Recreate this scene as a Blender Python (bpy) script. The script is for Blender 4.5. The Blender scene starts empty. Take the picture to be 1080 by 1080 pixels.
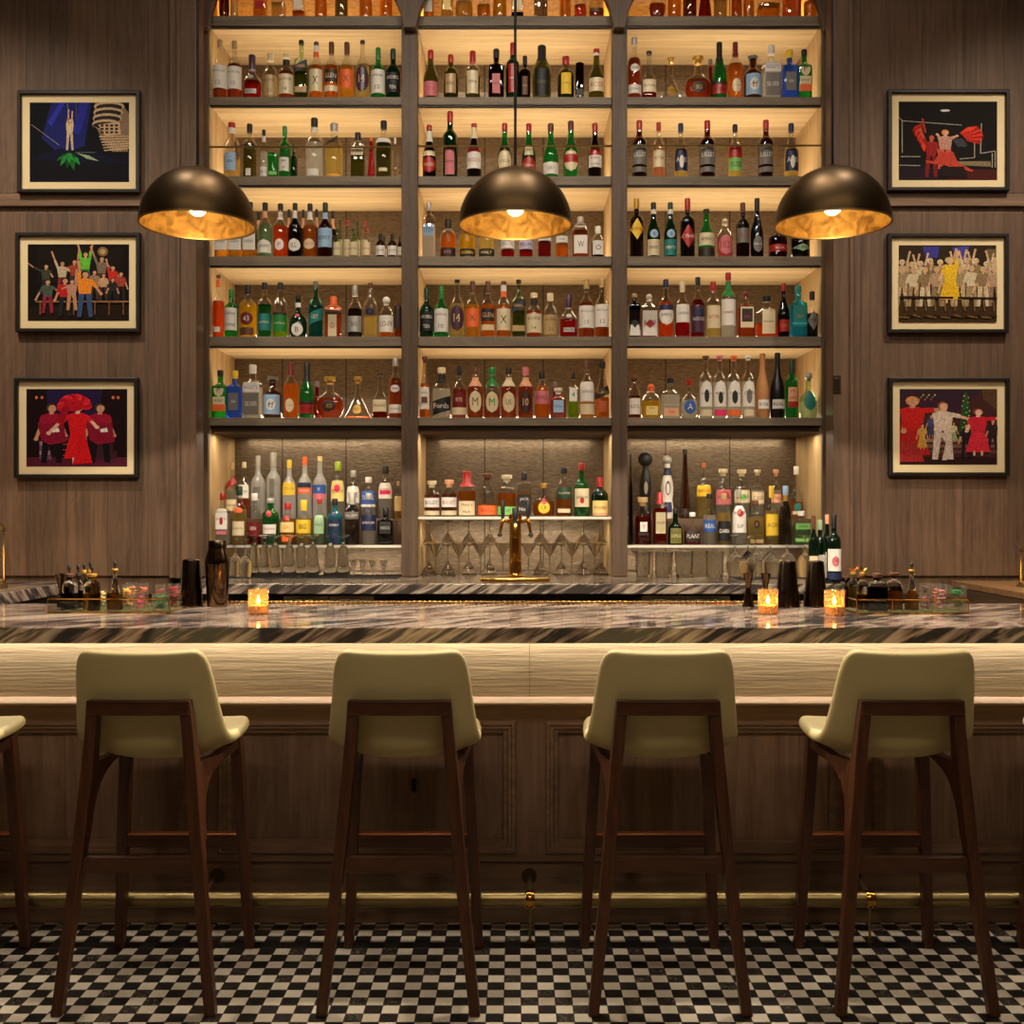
import bpy, math, random
from mathutils import Vector
random.seed(7)
sc = bpy.context.scene
COL = sc.collection
PI = math.pi
F = 1125.0; CX = 543.0; HY = 535.0; EYE = 1.45

def WX(px, Y): return (px - CX) * Y / F
def WZ(py, Y): return EYE + (HY - py) * Y / F

# ------------------------------------------------------------------ colours
def lin(c):
    r = []
    for v in c[:3]:
        v = v / 255.0
        r.append(v / 12.92 if v <= .04045 else ((v + .055) / 1.055) ** 2.4)
    return (r[0], r[1], r[2], 1.0)

RGB = dict(wh=(226, 218, 206), cr=(218, 200, 160), ta=(180, 148, 98), go=(190, 146, 60), am=(222, 134, 44), sa=(236, 172, 66),
           od=(232, 104, 44), rd=(168, 34, 32), dr=(112, 22, 24), rb=(172, 84, 42), br=(96, 56, 34), db=(44, 27, 18),
           bk=(18, 17, 17), gy=(112, 106, 98), sv=(178, 172, 162), bl=(40, 84, 158), nv=(26, 34, 70), lb=(150, 180, 210),
           tl=(24, 116, 108), aq=(40, 170, 186), gn=(28, 120, 52), dg=(18, 54, 28), li=(150, 176, 44), ol=(104, 98, 34),
           ye=(232, 190, 44), py=(232, 206, 128), pk=(200, 108, 114), mg=(226, 40, 96), pu=(70, 42, 60), cl=(240, 236, 226),
           lv=(196, 182, 206), pe=(224, 160, 120), pg=(150, 180, 140), lg=(126, 190, 96), fr=(206, 204, 198), cy=(176, 118, 66))
WORD = dict(wh='white', cr='cream', ta='tan', go='gold', am='amber', sa='golden', od='orange', rd='red', dr='dark red', rb='red-brown',
            br='brown', db='dark brown', bk='black', gy='grey', sv='silver', bl='blue', nv='navy', lb='pale blue', tl='teal', aq='turquoise',
            gn='green', dg='dark green', li='lime', ol='olive', ye='yellow', py='pale gold', pk='pink', mg='magenta', pu='plum', cl='clear',
            lv='lavender', pe='peach', pg='pale green', lg='light green', fr='frosted', cy='clay-coloured', ware='clear')

# ------------------------------------------------------------------ node helpers
MATS = {}
def new_mat(name):
    m = bpy.data.materials.new(name); m.use_nodes = True
    nt = m.node_tree; nt.nodes.clear()
    out = nt.nodes.new('ShaderNodeOutputMaterial')
    return m, nt, out
def N(nt, t, **kw):
    n = nt.nodes.new(t)
    for k, v in kw.items():
        if k.startswith('i_'):
            n.inputs[k[2:].replace('_', ' ')].default_value = v
        else:
            setattr(n, k, v)
    return n
def L(nt, a, b): nt.links.new(a, b)
def math_node(nt, op, a, b=None):
    n = nt.nodes.new('ShaderNodeMath'); n.operation = op
    for i, v in enumerate((a, b)):
        if v is None: continue
        if isinstance(v, (int, float)): n.inputs[i].default_value = v
        else: L(nt, v, n.inputs[i])
    return n.outputs[0]

def plain(name, rgb, rough=.5, metal=0.0, spec=.5, coat=0.0, bump=0.0, bscale=60):
    key = ('p', name)
    if key in MATS: return MATS[key]
    m, nt, out = new_mat(name)
    p = N(nt, 'ShaderNodeBsdfPrincipled')
    p.inputs['Base Color'].default_value = lin(rgb)
    p.inputs['Roughness'].default_value = rough
    p.inputs['Metallic'].default_value = metal
    p.inputs['Specular IOR Level'].default_value = spec
    p.inputs['Coat Weight'].default_value = coat
    if bump:
        tc = N(nt, 'ShaderNodeTexCoord')
        no = N(nt, 'ShaderNodeTexNoise', i_Scale=bscale, i_Detail=4.0)
        L(nt, tc.outputs['Object'], no.inputs['Vector'])
        b = N(nt, 'ShaderNodeBump', i_Strength=bump, i_Distance=.01)
        L(nt, no.outputs['Fac'], b.inputs['Height']); L(nt, b.outputs['Normal'], p.inputs['Normal'])
    L(nt, p.outputs[0], out.inputs[0])
    MATS[key] = m
    return m

def print_mat(name, rgb):
    """photographic print: the shape's colour with fine mottling"""
    key = ('pr', name)
    if key in MATS: return MATS[key]
    m, nt, out = new_mat(name)
    tc = N(nt, 'ShaderNodeTexCoord'); n = N(nt, 'ShaderNodeTexNoise', i_Scale=130.0, i_Detail=5.0, i_Roughness=.7); L(nt, tc.outputs['Object'], n.inputs['Vector'])
    r = N(nt, 'ShaderNodeValToRGB'); r.color_ramp.elements[0].position = .36; r.color_ramp.elements[1].position = .66
    r.color_ramp.elements[0].color = lin([v * .72 for v in rgb]); r.color_ramp.elements[1].color = lin([min(255, v * 1.02 + 6) for v in rgb]); L(nt, n.outputs['Fac'], r.inputs[0])
    p = N(nt, 'ShaderNodeBsdfPrincipled'); p.inputs['Roughness'].default_value = .6; p.inputs['Specular IOR Level'].default_value = .08; L(nt, r.outputs[0], p.inputs['Base Color']); L(nt, p.outputs[0], out.inputs[0])
    MATS[key] = m
    return m

def emis(name, rgb, strength):
    key = ('e', name)
    if key in MATS: return MATS[key]
    m, nt, out = new_mat(name)
    e = N(nt, 'ShaderNodeEmission', i_Color=lin(rgb), i_Strength=strength)
    L(nt, e.outputs[0], out.inputs[0]); MATS[key] = m
    return m

def wood(name, c1, c2, axis='z', plank=0.0, rough=.55, bump=.12, fine=34.0, seam=True, across=0, rings=.16, figure=.10):
    """oak: stretched noise grain along AXIS, optional planks of width PLANK counted along coordinate ACROSS"""
    m, nt, out = new_mat(name)
    tc = N(nt, 'ShaderNodeTexCoord')
    sep = N(nt, 'ShaderNodeSeparateXYZ'); L(nt, tc.outputs['Object'], sep.inputs[0])
    p = N(nt, 'ShaderNodeBsdfPrincipled'); p.inputs['Roughness'].default_value = rough
    p.inputs['Specular IOR Level'].default_value = .35
    ai = 'xyz'.index(axis)
    off = None
    if plank:
        cell = math_node(nt, 'FLOOR', math_node(nt, 'DIVIDE', sep.outputs[across], plank))
        wn = N(nt, 'ShaderNodeTexWhiteNoise', noise_dimensions='1D'); L(nt, cell, wn.inputs['W'])
        off = wn.outputs['Value']
    mp = N(nt, 'ShaderNodeMapping')
    s = [fine] * 3; s[ai] = fine * .045
    mp.inputs['Scale'].default_value = s
    L(nt, tc.outputs['Object'], mp.inputs['Vector'])
    vec = mp.outputs[0]
    if off is not None:
        cmb = N(nt, 'ShaderNodeCombineXYZ')
        L(nt, math_node(nt, 'MULTIPLY', off, 37.0), cmb.inputs[0]); L(nt, math_node(nt, 'MULTIPLY', off, 91.0), cmb.inputs[2])
        va = N(nt, 'ShaderNodeVectorMath', operation='ADD'); L(nt, vec, va.inputs[0]); L(nt, cmb.outputs[0], va.inputs[1])
        vec = va.outputs[0]
    n1 = N(nt, 'ShaderNodeTexNoise', i_Scale=1.0, i_Detail=7.0, i_Roughness=.62, i_Distortion=.6)
    L(nt, vec, n1.inputs['Vector'])
    mp2 = N(nt, 'ShaderNodeMapping'); s2 = [5.5] * 3; s2[ai] = .9
    mp2.inputs['Scale'].default_value = s2; L(nt, tc.outputs['Object'], mp2.inputs['Vector'])
    vec2 = mp2.outputs[0]
    if off is not None:
        va2 = N(nt, 'ShaderNodeVectorMath', operation='ADD'); L(nt, vec2, va2.inputs[0]); L(nt, cmb.outputs[0], va2.inputs[1]); vec2 = va2.outputs[0]
    n2 = N(nt, 'ShaderNodeTexNoise', i_Scale=1.0, i_Detail=3.0, i_Distortion=1.4); L(nt, vec2, n2.inputs['Vector'])
    # cathedral rings: frac of the slow noise
    ring = math_node(nt, 'FRACT', math_node(nt, 'MULTIPLY', n2.outputs['Fac'], 9.0))
    ring = math_node(nt, 'ABSOLUTE', math_node(nt, 'SUBTRACT', ring, .5))
    g = math_node(nt, 'ADD', math_node(nt, 'MULTIPLY', n1.outputs['Fac'], .80), math_node(nt, 'MULTIPLY', ring, rings))
    g = math_node(nt, 'ADD', g, math_node(nt, 'MULTIPLY', n2.outputs['Fac'], figure))
    g = math_node(nt, 'ADD', g, (.10 - figure) * .5)
    g = math_node(nt, 'ADD', g, .05 - rings * .25)
    ramp = N(nt, 'ShaderNodeValToRGB')
    ramp.color_ramp.elements[0].position = .34; ramp.color_ramp.elements[0].color = lin(c1)
    ramp.color_ramp.elements[1].position = .78; ramp.color_ramp.elements[1].color = lin(c2)
    L(nt, g, ramp.inputs[0])
    col = ramp.outputs[0]
    if off is not None:
        mul = N(nt, 'ShaderNodeMix', data_type='RGBA', blend_type='MULTIPLY'); mul.inputs[0].default_value = 1.0
        v = math_node(nt, 'ADD', math_node(nt, 'MULTIPLY', off, .34), .8)
        if seam:
            fr = math_node(nt, 'FRACT', math_node(nt, 'DIVIDE', sep.outputs[across], plank))
            e = math_node(nt, 'GREATER_THAN', math_node(nt, 'ABSOLUTE', math_node(nt, 'SUBTRACT', fr, .5)), .5 - .0016 / plank)
            v = math_node(nt, 'MULTIPLY', v, math_node(nt, 'SUBTRACT', 1.0, math_node(nt, 'MULTIPLY', e, .45)))
        cc = N(nt, 'ShaderNodeCombineColor')
        for i in range(3): L(nt, v, cc.inputs[i])
        L(nt, col, mul.inputs[6]); L(nt, cc.outputs[0], mul.inputs[7]); col = mul.outputs[2]
    L(nt, col, p.inputs['Base Color'])
    b = N(nt, 'ShaderNodeBump', i_Strength=bump, i_Distance=.006); L(nt, g, b.inputs['Height']); L(nt, b.outputs[0], p.inputs['Normal'])
    L(nt, p.outputs[0], out.inputs[0])
    return m

def marble(name, base=(176, 158, 140), dark=(60, 57, 56), rough=.1, scale=1.3, base2=(130, 108, 96)):
    """sheets of dark vein: noise that changes fast only across one tilted plane"""
    m, nt, out = new_mat(name)
    tc = N(nt, 'ShaderNodeTexCoord')
    sep = N(nt, 'ShaderNodeSeparateXYZ'); L(nt, tc.outputs['Object'], sep.inputs[0])
    dn = N(nt, 'ShaderNodeVectorMath', operation='DOT_PRODUCT'); L(nt, tc.outputs['Object'], dn.inputs[0]); dn.inputs[1].default_value = (-.50, .62, .87)
    cmb = N(nt, 'ShaderNodeCombineXYZ')
    L(nt, math_node(nt, 'MULTIPLY', dn.outputs['Value'], 8.5 * scale), cmb.inputs[0])
    L(nt, math_node(nt, 'MULTIPLY', sep.outputs[0], 1.5), cmb.inputs[1]); L(nt, math_node(nt, 'MULTIPLY', sep.outputs[1], 1.5), cmb.inputs[2])
    n1 = N(nt, 'ShaderNodeTexNoise', i_Scale=1.0, i_Detail=5.0, i_Roughness=.55, i_Distortion=.35); L(nt, cmb.outputs[0], n1.inputs['Vector'])
    n2 = N(nt, 'ShaderNodeTexNoise', i_Scale=1.7, i_Detail=2.0); L(nt, tc.outputs['Object'], n2.inputs['Vector'])
    v = math_node(nt, 'ADD', n1.outputs['Fac'], math_node(nt, 'MULTIPLY', math_node(nt, 'SUBTRACT', n2.outputs['Fac'], .5), .35))
    r = N(nt, 'ShaderNodeValToRGB'); cr = r.color_ramp
    cr.elements[0].position = .0; cr.elements[0].color = lin(base)
    cr.elements[1].position = .95; cr.elements[1].color = lin(base)
    for pos, c in ((.34, base), (.38, base2), (.405, dark), (.44, base2), (.47, base), (.51, base2), (.53, dark), (.585, dark), (.61, base2), (.65, base), (.68, base2), (.71, dark), (.75, base)):
        e = cr.elements.new(pos); e.color = lin(c)
    L(nt, v, r.inputs[0])
    p = N(nt, 'ShaderNodeBsdfPrincipled'); p.inputs['Roughness'].default_value = rough
    L(nt, r.outputs[0], p.inputs['Base Color'])
    L(nt, p.outputs[0], out.inputs[0])
    return m

def floor_mat():
    m, nt, out = new_mat('checker_marble_tile')
    T = .0502
    tc = N(nt, 'ShaderNodeTexCoord'); sep = N(nt, 'ShaderNodeSeparateXYZ'); L(nt, tc.outputs['Object'], sep.inputs[0])
    ux = math_node(nt, 'DIVIDE', math_node(nt, 'SUBTRACT', sep.outputs[0], .018), T)
    uy = math_node(nt, 'DIVIDE', math_node(nt, 'SUBTRACT', 3.707, sep.outputs[1]), T)
    ix = math_node(nt, 'FLOOR', ux); iy = math_node(nt, 'FLOOR', uy)
    s = math_node(nt, 'ADD', math_node(nt, 'ADD', ix, iy), 2000.0)
    par = math_node(nt, 'MODULO', s, 2.0)                      # 0 -> light
    light = math_node(nt, 'LESS_THAN', par, .5)
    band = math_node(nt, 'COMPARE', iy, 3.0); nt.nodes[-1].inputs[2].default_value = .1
    cmb = N(nt, 'ShaderNodeCombineXYZ'); L(nt, ix, cmb.inputs[0]); L(nt, iy, cmb.inputs[1])
    wn = N(nt, 'ShaderNodeTexWhiteNoise', noise_dimensions='3D'); L(nt, cmb.outputs[0], wn.inputs['Vector'])
    n1 = N(nt, 'ShaderNodeTexNoise', i_Scale=26.0, i_Detail=6.0, i_Distortion=1.6); 
    va = N(nt, 'ShaderNodeVectorMath', operation='ADD'); L(nt, tc.outputs['Object'], va.inputs[0]); L(nt, wn.outputs['Color'], va.inputs[1])
    L(nt, va.outputs[0], n1.inputs['Vector'])
    def mix(f, a, b):
        x = N(nt, 'ShaderNodeMix', data_type='RGBA')
        if isinstance(f, (int, float)): x.inputs[0].default_value = f
        else: L(nt, f, x.inputs[0])
        for i, v in ((6, a), (7, b)):
            if isinstance(v, tuple): x.inputs[i].default_value = v
            else: L(nt, v, x.inputs[i])
        return x.outputs[2]
    vein = math_node(nt, 'LESS_THAN', math_node(nt, 'ABSOLUTE', math_node(nt, 'SUBTRACT', n1.outputs['Fac'], .5)), .006)
    lt = mix(wn.outputs['Value'], lin((172, 160, 140)), lin((206, 196, 176)))
    lt = mix(math_node(nt, 'MULTIPLY', n1.outputs['Fac'], .5), lt, lin((176, 156, 128)))
    dk = mix(wn.outputs['Value'], lin((16, 14, 12)), lin((36, 30, 25)))
    dk = mix(math_node(nt, 'MULTIPLY', vein, math_node(nt, 'GREATER_THAN', wn.outputs['Value'], .78)), dk, lin((150, 136, 112)))
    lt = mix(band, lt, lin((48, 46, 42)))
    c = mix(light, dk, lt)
    fx = math_node(nt, 'ABSOLUTE', math_node(nt, 'SUBTRACT', math_node(nt, 'FRACT', ux), .5))
    fy = math_node(nt, 'ABSOLUTE', math_node(nt, 'SUBTRACT', math_node(nt, 'FRACT', uy), .5))
    gr = math_node(nt, 'GREATER_THAN', math_node(nt, 'MAXIMUM', fx, fy), .478)
    c = mix(gr, c, lin((58, 50, 40)))
    p = N(nt, 'ShaderNodeBsdfPrincipled'); L(nt, c, p.inputs['Base Color'])
    L(nt, math_node(nt, 'ADD', .36, math_node(nt, 'MULTIPLY', gr, .3)), p.inputs['Roughness'])
    p.inputs['Specular IOR Level'].default_value = .35
    L(nt, p.outputs[0], out.inputs[0])
    return m

def glass(code, rough=.02, clearness=None):
    key = ('g', code)
    if key in MATS: return MATS[key]
    if code == 'mart': return solid_glass('smoky_glassware', (.84, .80, .74), 1.3)
    if code == 'ware': return solid_glass('clear_glassware', (.97, .97, .95), 1.22)
    tint = {'cl': (.93, .93, .91), 'gn': (.10, .52, .16), 'dg': (.035, .16, .06), 'ol': (.32, .30, .07), 'bl': (.10, .22, .62), 'aq': (.10, .66, .74),
            'br': (.28, .12, .04), 'db': (.12, .05, .03), 'bk': (.05, .045, .045), 'pg': (.70, .84, .66), 'fr': (.90, .90, .88), 'tl': (.3, .7, .62),
            'gy': (.42, .40, .40), 'dr': (.25, .03, .03), 'smoke': (.30, .19, .11), 'candle': (1.0, .68, .30), 'mart': (.74, .71, .68), 'ware': (.93, .93, .92), 'jar': (.93, .92, .88)}.get(code) or lin(RGB[code])[:3]
    m, nt, out = new_mat('glass_' + (code if code == 'ware' else WORD.get(code, code)).replace(' ', '_'))
    t = N(nt, 'ShaderNodeBsdfTransparent', i_Color=(*tint, 1))
    g = N(nt, 'ShaderNodeBsdfGlossy', i_Color=(1, 1, 1, 1)); g.inputs['Roughness'].default_value = rough
    f = N(nt, 'ShaderNodeFresnel', i_IOR=1.62)
    geo = N(nt, 'ShaderNodeNewGeometry')
    fm = math_node(nt, 'MULTIPLY', f.outputs[0], math_node(nt, 'SUBTRACT', 1.0, math_node(nt, 'MULTIPLY', geo.outputs['Backfacing'], .75)))
    base = t.outputs[0]
    body = {'fr': .42, 'gn': .10, 'dg': .10, 'bl': .35, 'aq': .2, 'ol': .12, 'br': .1, 'candle': .26, 'ware': .045, 'jar': .07}.get(code, 0)
    if body:
        d = N(nt, 'ShaderNodeBsdfDiffuse', i_Color=(*tint, 1)); tr = N(nt, 'ShaderNodeBsdfTranslucent', i_Color=(*tint, 1))
        a = N(nt, 'ShaderNodeMixShader'); a.inputs[0].default_value = .6; L(nt, d.outputs[0], a.inputs[1]); L(nt, tr.outputs[0], a.inputs[2])
        b = N(nt, 'ShaderNodeMixShader'); b.inputs[0].default_value = body; L(nt, base, b.inputs[1]); L(nt, a.outputs[0], b.inputs[2])
        base = b.outputs[0]
    mx = N(nt, 'ShaderNodeMixShader'); L(nt, fm, mx.inputs[0]); L(nt, base, mx.inputs[1]); L(nt, g.outputs[0], mx.inputs[2])
    L(nt, mx.outputs[0], out.inputs[0]); MATS[key] = m
    return m

def solid_glass(name, tint, ior):
    key = ('s', name)
    if key in MATS: return MATS[key]
    m, nt, out = new_mat(name)
    g = N(nt, 'ShaderNodeBsdfGlass', i_Color=(*tint, 1), i_IOR=ior); g.inputs['Roughness'].default_value = .0
    L(nt, g.outputs[0], out.inputs[0]); MATS[key] = m
    return m

def liquid(code):
    key = ('l', code)
    if key in MATS: return MATS[key]
    c = lin(RGB[code])
    mxc = max(c[:3]); k = min(1.0, .92 / mxc) if code not in ('bk', 'db', 'dr', 'dg', 'nv') else 1.6
    tint = tuple(min(1, v * k) for v in c[:3])
    m, nt, out = new_mat('liquid_' + code)
    t = N(nt, 'ShaderNodeBsdfRefraction', i_Color=(*[v ** .5 for v in tint], 1), i_IOR=1.33); t.inputs['Roughness'].default_value = 0.0
    tr = N(nt, 'ShaderNodeBsdfTranslucent', i_Color=(*tint, 1))
    d = N(nt, 'ShaderNodeBsdfDiffuse', i_Color=(*tint, 1))
    a = N(nt, 'ShaderNodeMixShader'); a.inputs[0].default_value = .78; L(nt, d.outputs[0], a.inputs[1]); L(nt, tr.outputs[0], a.inputs[2])
    b = N(nt, 'ShaderNodeMixShader'); b.inputs[0].default_value = .42; L(nt, t.outputs[0], b.inputs[1]); L(nt, a.outputs[0], b.inputs[2])
    L(nt, b.outputs[0], out.inputs[0]); MATS[key] = m
    return m

def paint(code, rough=.45):
    return plain('paint_' + WORD[code].replace(' ', '_').replace('-', '_'), RGB[code], rough, metal=.0 if code not in ('go', 'sv') else .55)

# ------------------------------------------------------------------ mesh builder
class MB:
    def __init__(s): s.v = []; s.f = []; s.mi = []; s.cur = 0
    def add(s, vs, fs):
        o = len(s.v); s.v += [tuple(p) for p in vs]
        for f in fs: s.f.append(tuple(i + o for i in f)); s.mi.append(s.cur)
        return s
    def box(s, x0, x1, y0, y1, z0, z1):
        vs = [(x0, y0, z0), (x1, y0, z0), (x1, y1, z0), (x0, y1, z0), (x0, y0, z1), (x1, y0, z1), (x1, y1, z1), (x0, y1, z1)]
        return s.add(vs, [(0, 3, 2, 1), (4, 5, 6, 7), (0, 1, 5, 4), (1, 2, 6, 5), (2, 3, 7, 6), (3, 0, 4, 7)])
    def ring_stack(s, rings, cap0=True, cap1=True):
        n = len(rings[0]); vs = [p for r in rings for p in r]; fs = []
        for i in range(len(rings) - 1):
            for j in range(n):
                k = (j + 1) % n
                fs.append((i * n + j, i * n + k, (i + 1) * n + k, (i + 1) * n + j))
        if cap0: fs.append(tuple(range(n - 1, -1, -1)))
        if cap1: fs.append(tuple((len(rings) - 1) * n + j for j in range(n)))
        return s.add(vs, fs)
    def lathe(s, prof, c=(0, 0, 0), n=24, cap0=True, cap1=True, ph=0.0):
        rings = [[(c[0] + r * math.cos(2 * PI * j / n + ph), c[1] + r * math.sin(2 * PI * j / n + ph), c[2] + h) for j in range(n)] for r, h in prof]
        return s.ring_stack(rings, cap0, cap1)
    def tube(s, pts, r, n=8, caps=True):
        pts = [Vector(p) for p in pts]; rings = []; up = Vector((0, 0, 1))
        for i, p in enumerate(pts):
            d = (pts[min(i + 1, len(pts) - 1)] - pts[max(i - 1, 0)]).normalized()
            a = d.cross(up)
            if a.length < 1e-3: a = d.cross(Vector((0, 1, 0)))
            a.normalize(); b = a.cross(d).normalized()
            rr = r[i] if isinstance(r, (list, tuple)) else r
            rings.append([tuple(p + a * rr * math.cos(2 * PI * j / n) + b * rr * math.sin(2 * PI * j / n)) for j in range(n)])
        return s.ring_stack(rings, caps, caps)
    def beam(s, pts, ws, ds):
        """square-section member: X size ws[i], Y size ds[i] at each point (mostly vertical members)"""
        rings = []
        for p, w, d in zip(pts, ws, ds):
            x, y, z = p
            rings.append([(x - w / 2, y - d / 2, z), (x + w / 2, y - d / 2, z), (x + w / 2, y + d / 2, z), (x - w / 2, y + d / 2, z)])
        return s.ring_stack(rings)
    def prism(s, poly, axis, a, b):
        """poly of 2D points in the plane across AXIS, extruded from a to b"""
        def P(u, v, t): return {'x': (t, u, v), 'y': (u, t, v), 'z': (u, v, t)}[axis]
        n = len(poly); vs = [P(u, v, a) for u, v in poly] + [P(u, v, b) for u, v in poly]
        fs = [tuple(range(n)), tuple(range(2 * n - 1, n - 1, -1))] + [(i, i + n, (i + 1) % n + n, (i + 1) % n) for i in range(n)]
        return s.add(vs, fs)
    def grid(s, fn, nu, nv):
        vs = [fn(i / nu, j / nv) for j in range(nv + 1) for i in range(nu + 1)]
        fs = [(j * (nu + 1) + i, j * (nu + 1) + i + 1, (j + 1) * (nu + 1) + i + 1, (j + 1) * (nu + 1) + i) for j in range(nv) for i in range(nu)]
        return s.add(vs, fs)
    def build(s, name, mats, parent=None, smooth=False, bevel=0.0, loc=None, fix=True):
        me = bpy.data.meshes.new(name)
        me.from_pydata(s.v, [], s.f)
        if not isinstance(mats, (list, tuple)): mats = [mats]
        for m in mats: me.materials.append(m)
        if len(mats) > 1:
            me.polygons.foreach_set('material_index', s.mi)
        if fix:
            import bmesh
            bm = bmesh.new(); bm.from_mesh(me); bmesh.ops.recalc_face_normals(bm, faces=bm.faces); bm.to_mesh(me); bm.free()
        if smooth:
            me.polygons.foreach_set('use_smooth', [True] * len(me.polygons))
            try: me.set_sharp_from_angle(angle=math.radians(42))
            except Exception: pass
        me.update()
        o = bpy.data.objects.new(name, me); COL.objects.link(o)
        if parent is not None: o.parent = parent
        if loc is not None: o.location = loc
        if bevel:
            b = o.modifiers.new('edge', 'BEVEL'); b.width = bevel; b.segments = 2; b.limit_method = 'ANGLE'
        return o

def tag(o, label, cat, group=None, kind=None):
    o['label'] = label; o['category'] = cat
    if group: o['group'] = group
    if kind: o['kind'] = kind
    return o
def thing(name, loc, label, cat, group=None):
    o = bpy.data.objects.new(name, None); o.empty_display_size = .05; COL.objects.link(o)
    o.location = loc
    return tag(o, label, cat, group)
def struct(o):
    o['kind'] = 'structure'; return o
def copy_tree(o, loc, label, parent=None):
    c = o.copy(); COL.objects.link(c)
    if parent is not None: c.parent = parent
    else:
        c.location = loc; c['label'] = label
    for ch in o.children: copy_tree(ch, None, None, c)
    return c

TXT = {}
def text2d(s):
    if s in TXT: return TXT[s]
    cu = bpy.data.curves.new('lettering', 'FONT'); cu.body = s; cu.resolution_u = 2; cu.size = 1.0; cu.align_x = 'CENTER'
    ob = bpy.data.objects.new('lettering', cu)
    me = bpy.data.meshes.new_from_object(ob)
    v = [(p.co.x, p.co.y) for p in me.vertices]; f = [tuple(p.vertices) for p in me.polygons]
    bpy.data.objects.remove(ob); bpy.data.curves.remove(cu); bpy.data.meshes.remove(me)
    xs = [a for a, b in v]; ys = [b for a, b in v]
    cxm = (min(xs) + max(xs)) / 2; cym = (min(ys) + max(ys)) / 2
    v = [(a - cxm, b - cym) for a, b in v]
    TXT[s] = (v, f, max(xs) - min(xs), max(ys) - min(ys))
    return TXT[s]
K_LED = 3.4; K_LOW = 5.0; K_BAR = 11.0; K_WALL = 460.0; K_FILL = 38.0; K_FILL_SHELF = 14.0; K_SPOT = 4.0; K_PEND = 120.0
# ================================================================== materials of the place
M_wall = wood('oak_wall_panelling', (76, 57, 43), (118, 90, 68), 'z', plank=.21, rough=.55, bump=.10)
M_trim = wood('oak_trim', (78, 59, 45), (120, 92, 70), 'z', rough=.5, bump=.08)
M_hwall = wood('oak_rail_horizontal', (92, 70, 54), (140, 110, 84), 'x', rough=.5, bump=.08)
M_front = wood('oak_bar_front', (104, 78, 60), (150, 116, 90), 'z', plank=.33, rough=.5, bump=.10, seam=False)
M_fronth = wood('oak_bar_front_horizontal', (104, 79, 60), (152, 118, 91), 'x', rough=.45, bump=.10)
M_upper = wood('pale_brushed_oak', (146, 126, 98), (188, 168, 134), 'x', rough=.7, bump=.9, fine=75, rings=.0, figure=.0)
M_nosing_hl = wood('oak_nosing_highlight', (176, 148, 122), (204, 178, 150), 'x', rough=.45, bump=.05)  # highlight along the ledge nose, painted in as a paler, pinker oak
M_shelf = wood('grey_oak_shelf', (96, 84, 69), (138, 122, 102), 'x', rough=.5, bump=.08)
M_lightwood = wood('oak_lining_lit_tone', (178, 150, 108), (222, 196, 150), 'x', rough=.6, bump=.05, fine=20)  # paler than the shelf fronts: strong shelf lighting put into the colour
M_litwoodv = wood('oak_lining_lit_tone_upright', (164, 132, 88), (212, 182, 132), 'z', rough=.6, bump=.05, fine=20)  # bay sides, with the light falling on them put into the tone
M_post = wood('brown_oak_post', (68, 52, 39), (106, 83, 63), 'z', rough=.5, bump=.06)
M_ledge = wood('oak_side_ledge', (96, 68, 42), (140, 104, 68), 'x', rough=.4, bump=.06)
M_walnut = wood('dark_walnut_stool', (54, 27, 13), (94, 53, 28), 'z', rough=.38, bump=.05, fine=50)
M_walnutx = wood('dark_walnut_stool_rail', (54, 27, 13), (94, 53, 28), 'x', rough=.38, bump=.05, fine=50)
M_marble = marble('striped_marble', rough=.09)
M_marble_back = marble('striped_marble_back', base=(158, 142, 122), dark=(54, 48, 44), base2=(112, 98, 86), rough=.14)
M_brass = plain('polished_brass', (206, 152, 66), .16, 1.0)
M_brass_sat = plain('satin_brass', (158, 136, 90), .36, 1.0)
M_steel = plain('brushed_steel', (196, 188, 176), .45, .35)
M_black = plain('black_rubber', (16, 15, 14), .55)
M_blackmetal = plain('black_metal', (20, 19, 18), .35, .6)
M_dark = plain('dark_cabinet_inside', (24, 18, 14), .6)
M_cream = plain('cream_leather', (184, 166, 114), .5, spec=.4, bump=.05, bscale=220)
M_ceil = plain('dark_plaster', (62, 52, 44), .9)
M_white = plain('white_plastic', (214, 206, 190), .4)
M_copper = plain('copper_footplate', (196, 118, 76), .3, 1.0)
M_floor = floor_mat()

def panel_mat():
    m, nt, out = new_mat('embossed_brown_back_panel')
    tc = N(nt, 'ShaderNodeTexCoord')
    mp = N(nt, 'ShaderNodeMapping'); mp.inputs['Scale'].default_value = (30, 30, 110); L(nt, tc.outputs['Object'], mp.inputs[0])
    n = N(nt, 'ShaderNodeTexNoise', i_Scale=1.0, i_Detail=5.0, i_Distortion=.5); L(nt, mp.outputs[0], n.inputs['Vector'])
    r = N(nt, 'ShaderNodeValToRGB'); r.color_ramp.elements[0].position = .3; r.color_ramp.elements[1].position = .75
    r.color_ramp.elements[0].color = lin((94, 80, 64)); r.color_ramp.elements[1].color = lin((128, 111, 90)); L(nt, n.outputs['Fac'], r.inputs[0])
    p = N(nt, 'ShaderNodeBsdfPrincipled'); p.inputs['Roughness'].default_value = .3; p.inputs['Metallic'].default_value = .5
    L(nt, r.outputs[0], p.inputs['Base Color'])
    b = N(nt, 'ShaderNodeBump', i_Strength=.35, i_Distance=.01); L(nt, n.outputs['Fac'], b.inputs['Height']); L(nt, b.outputs[0], p.inputs['Normal'])
    L(nt, p.outputs[0], out.inputs[0]); return m
M_panel = panel_mat()

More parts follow.
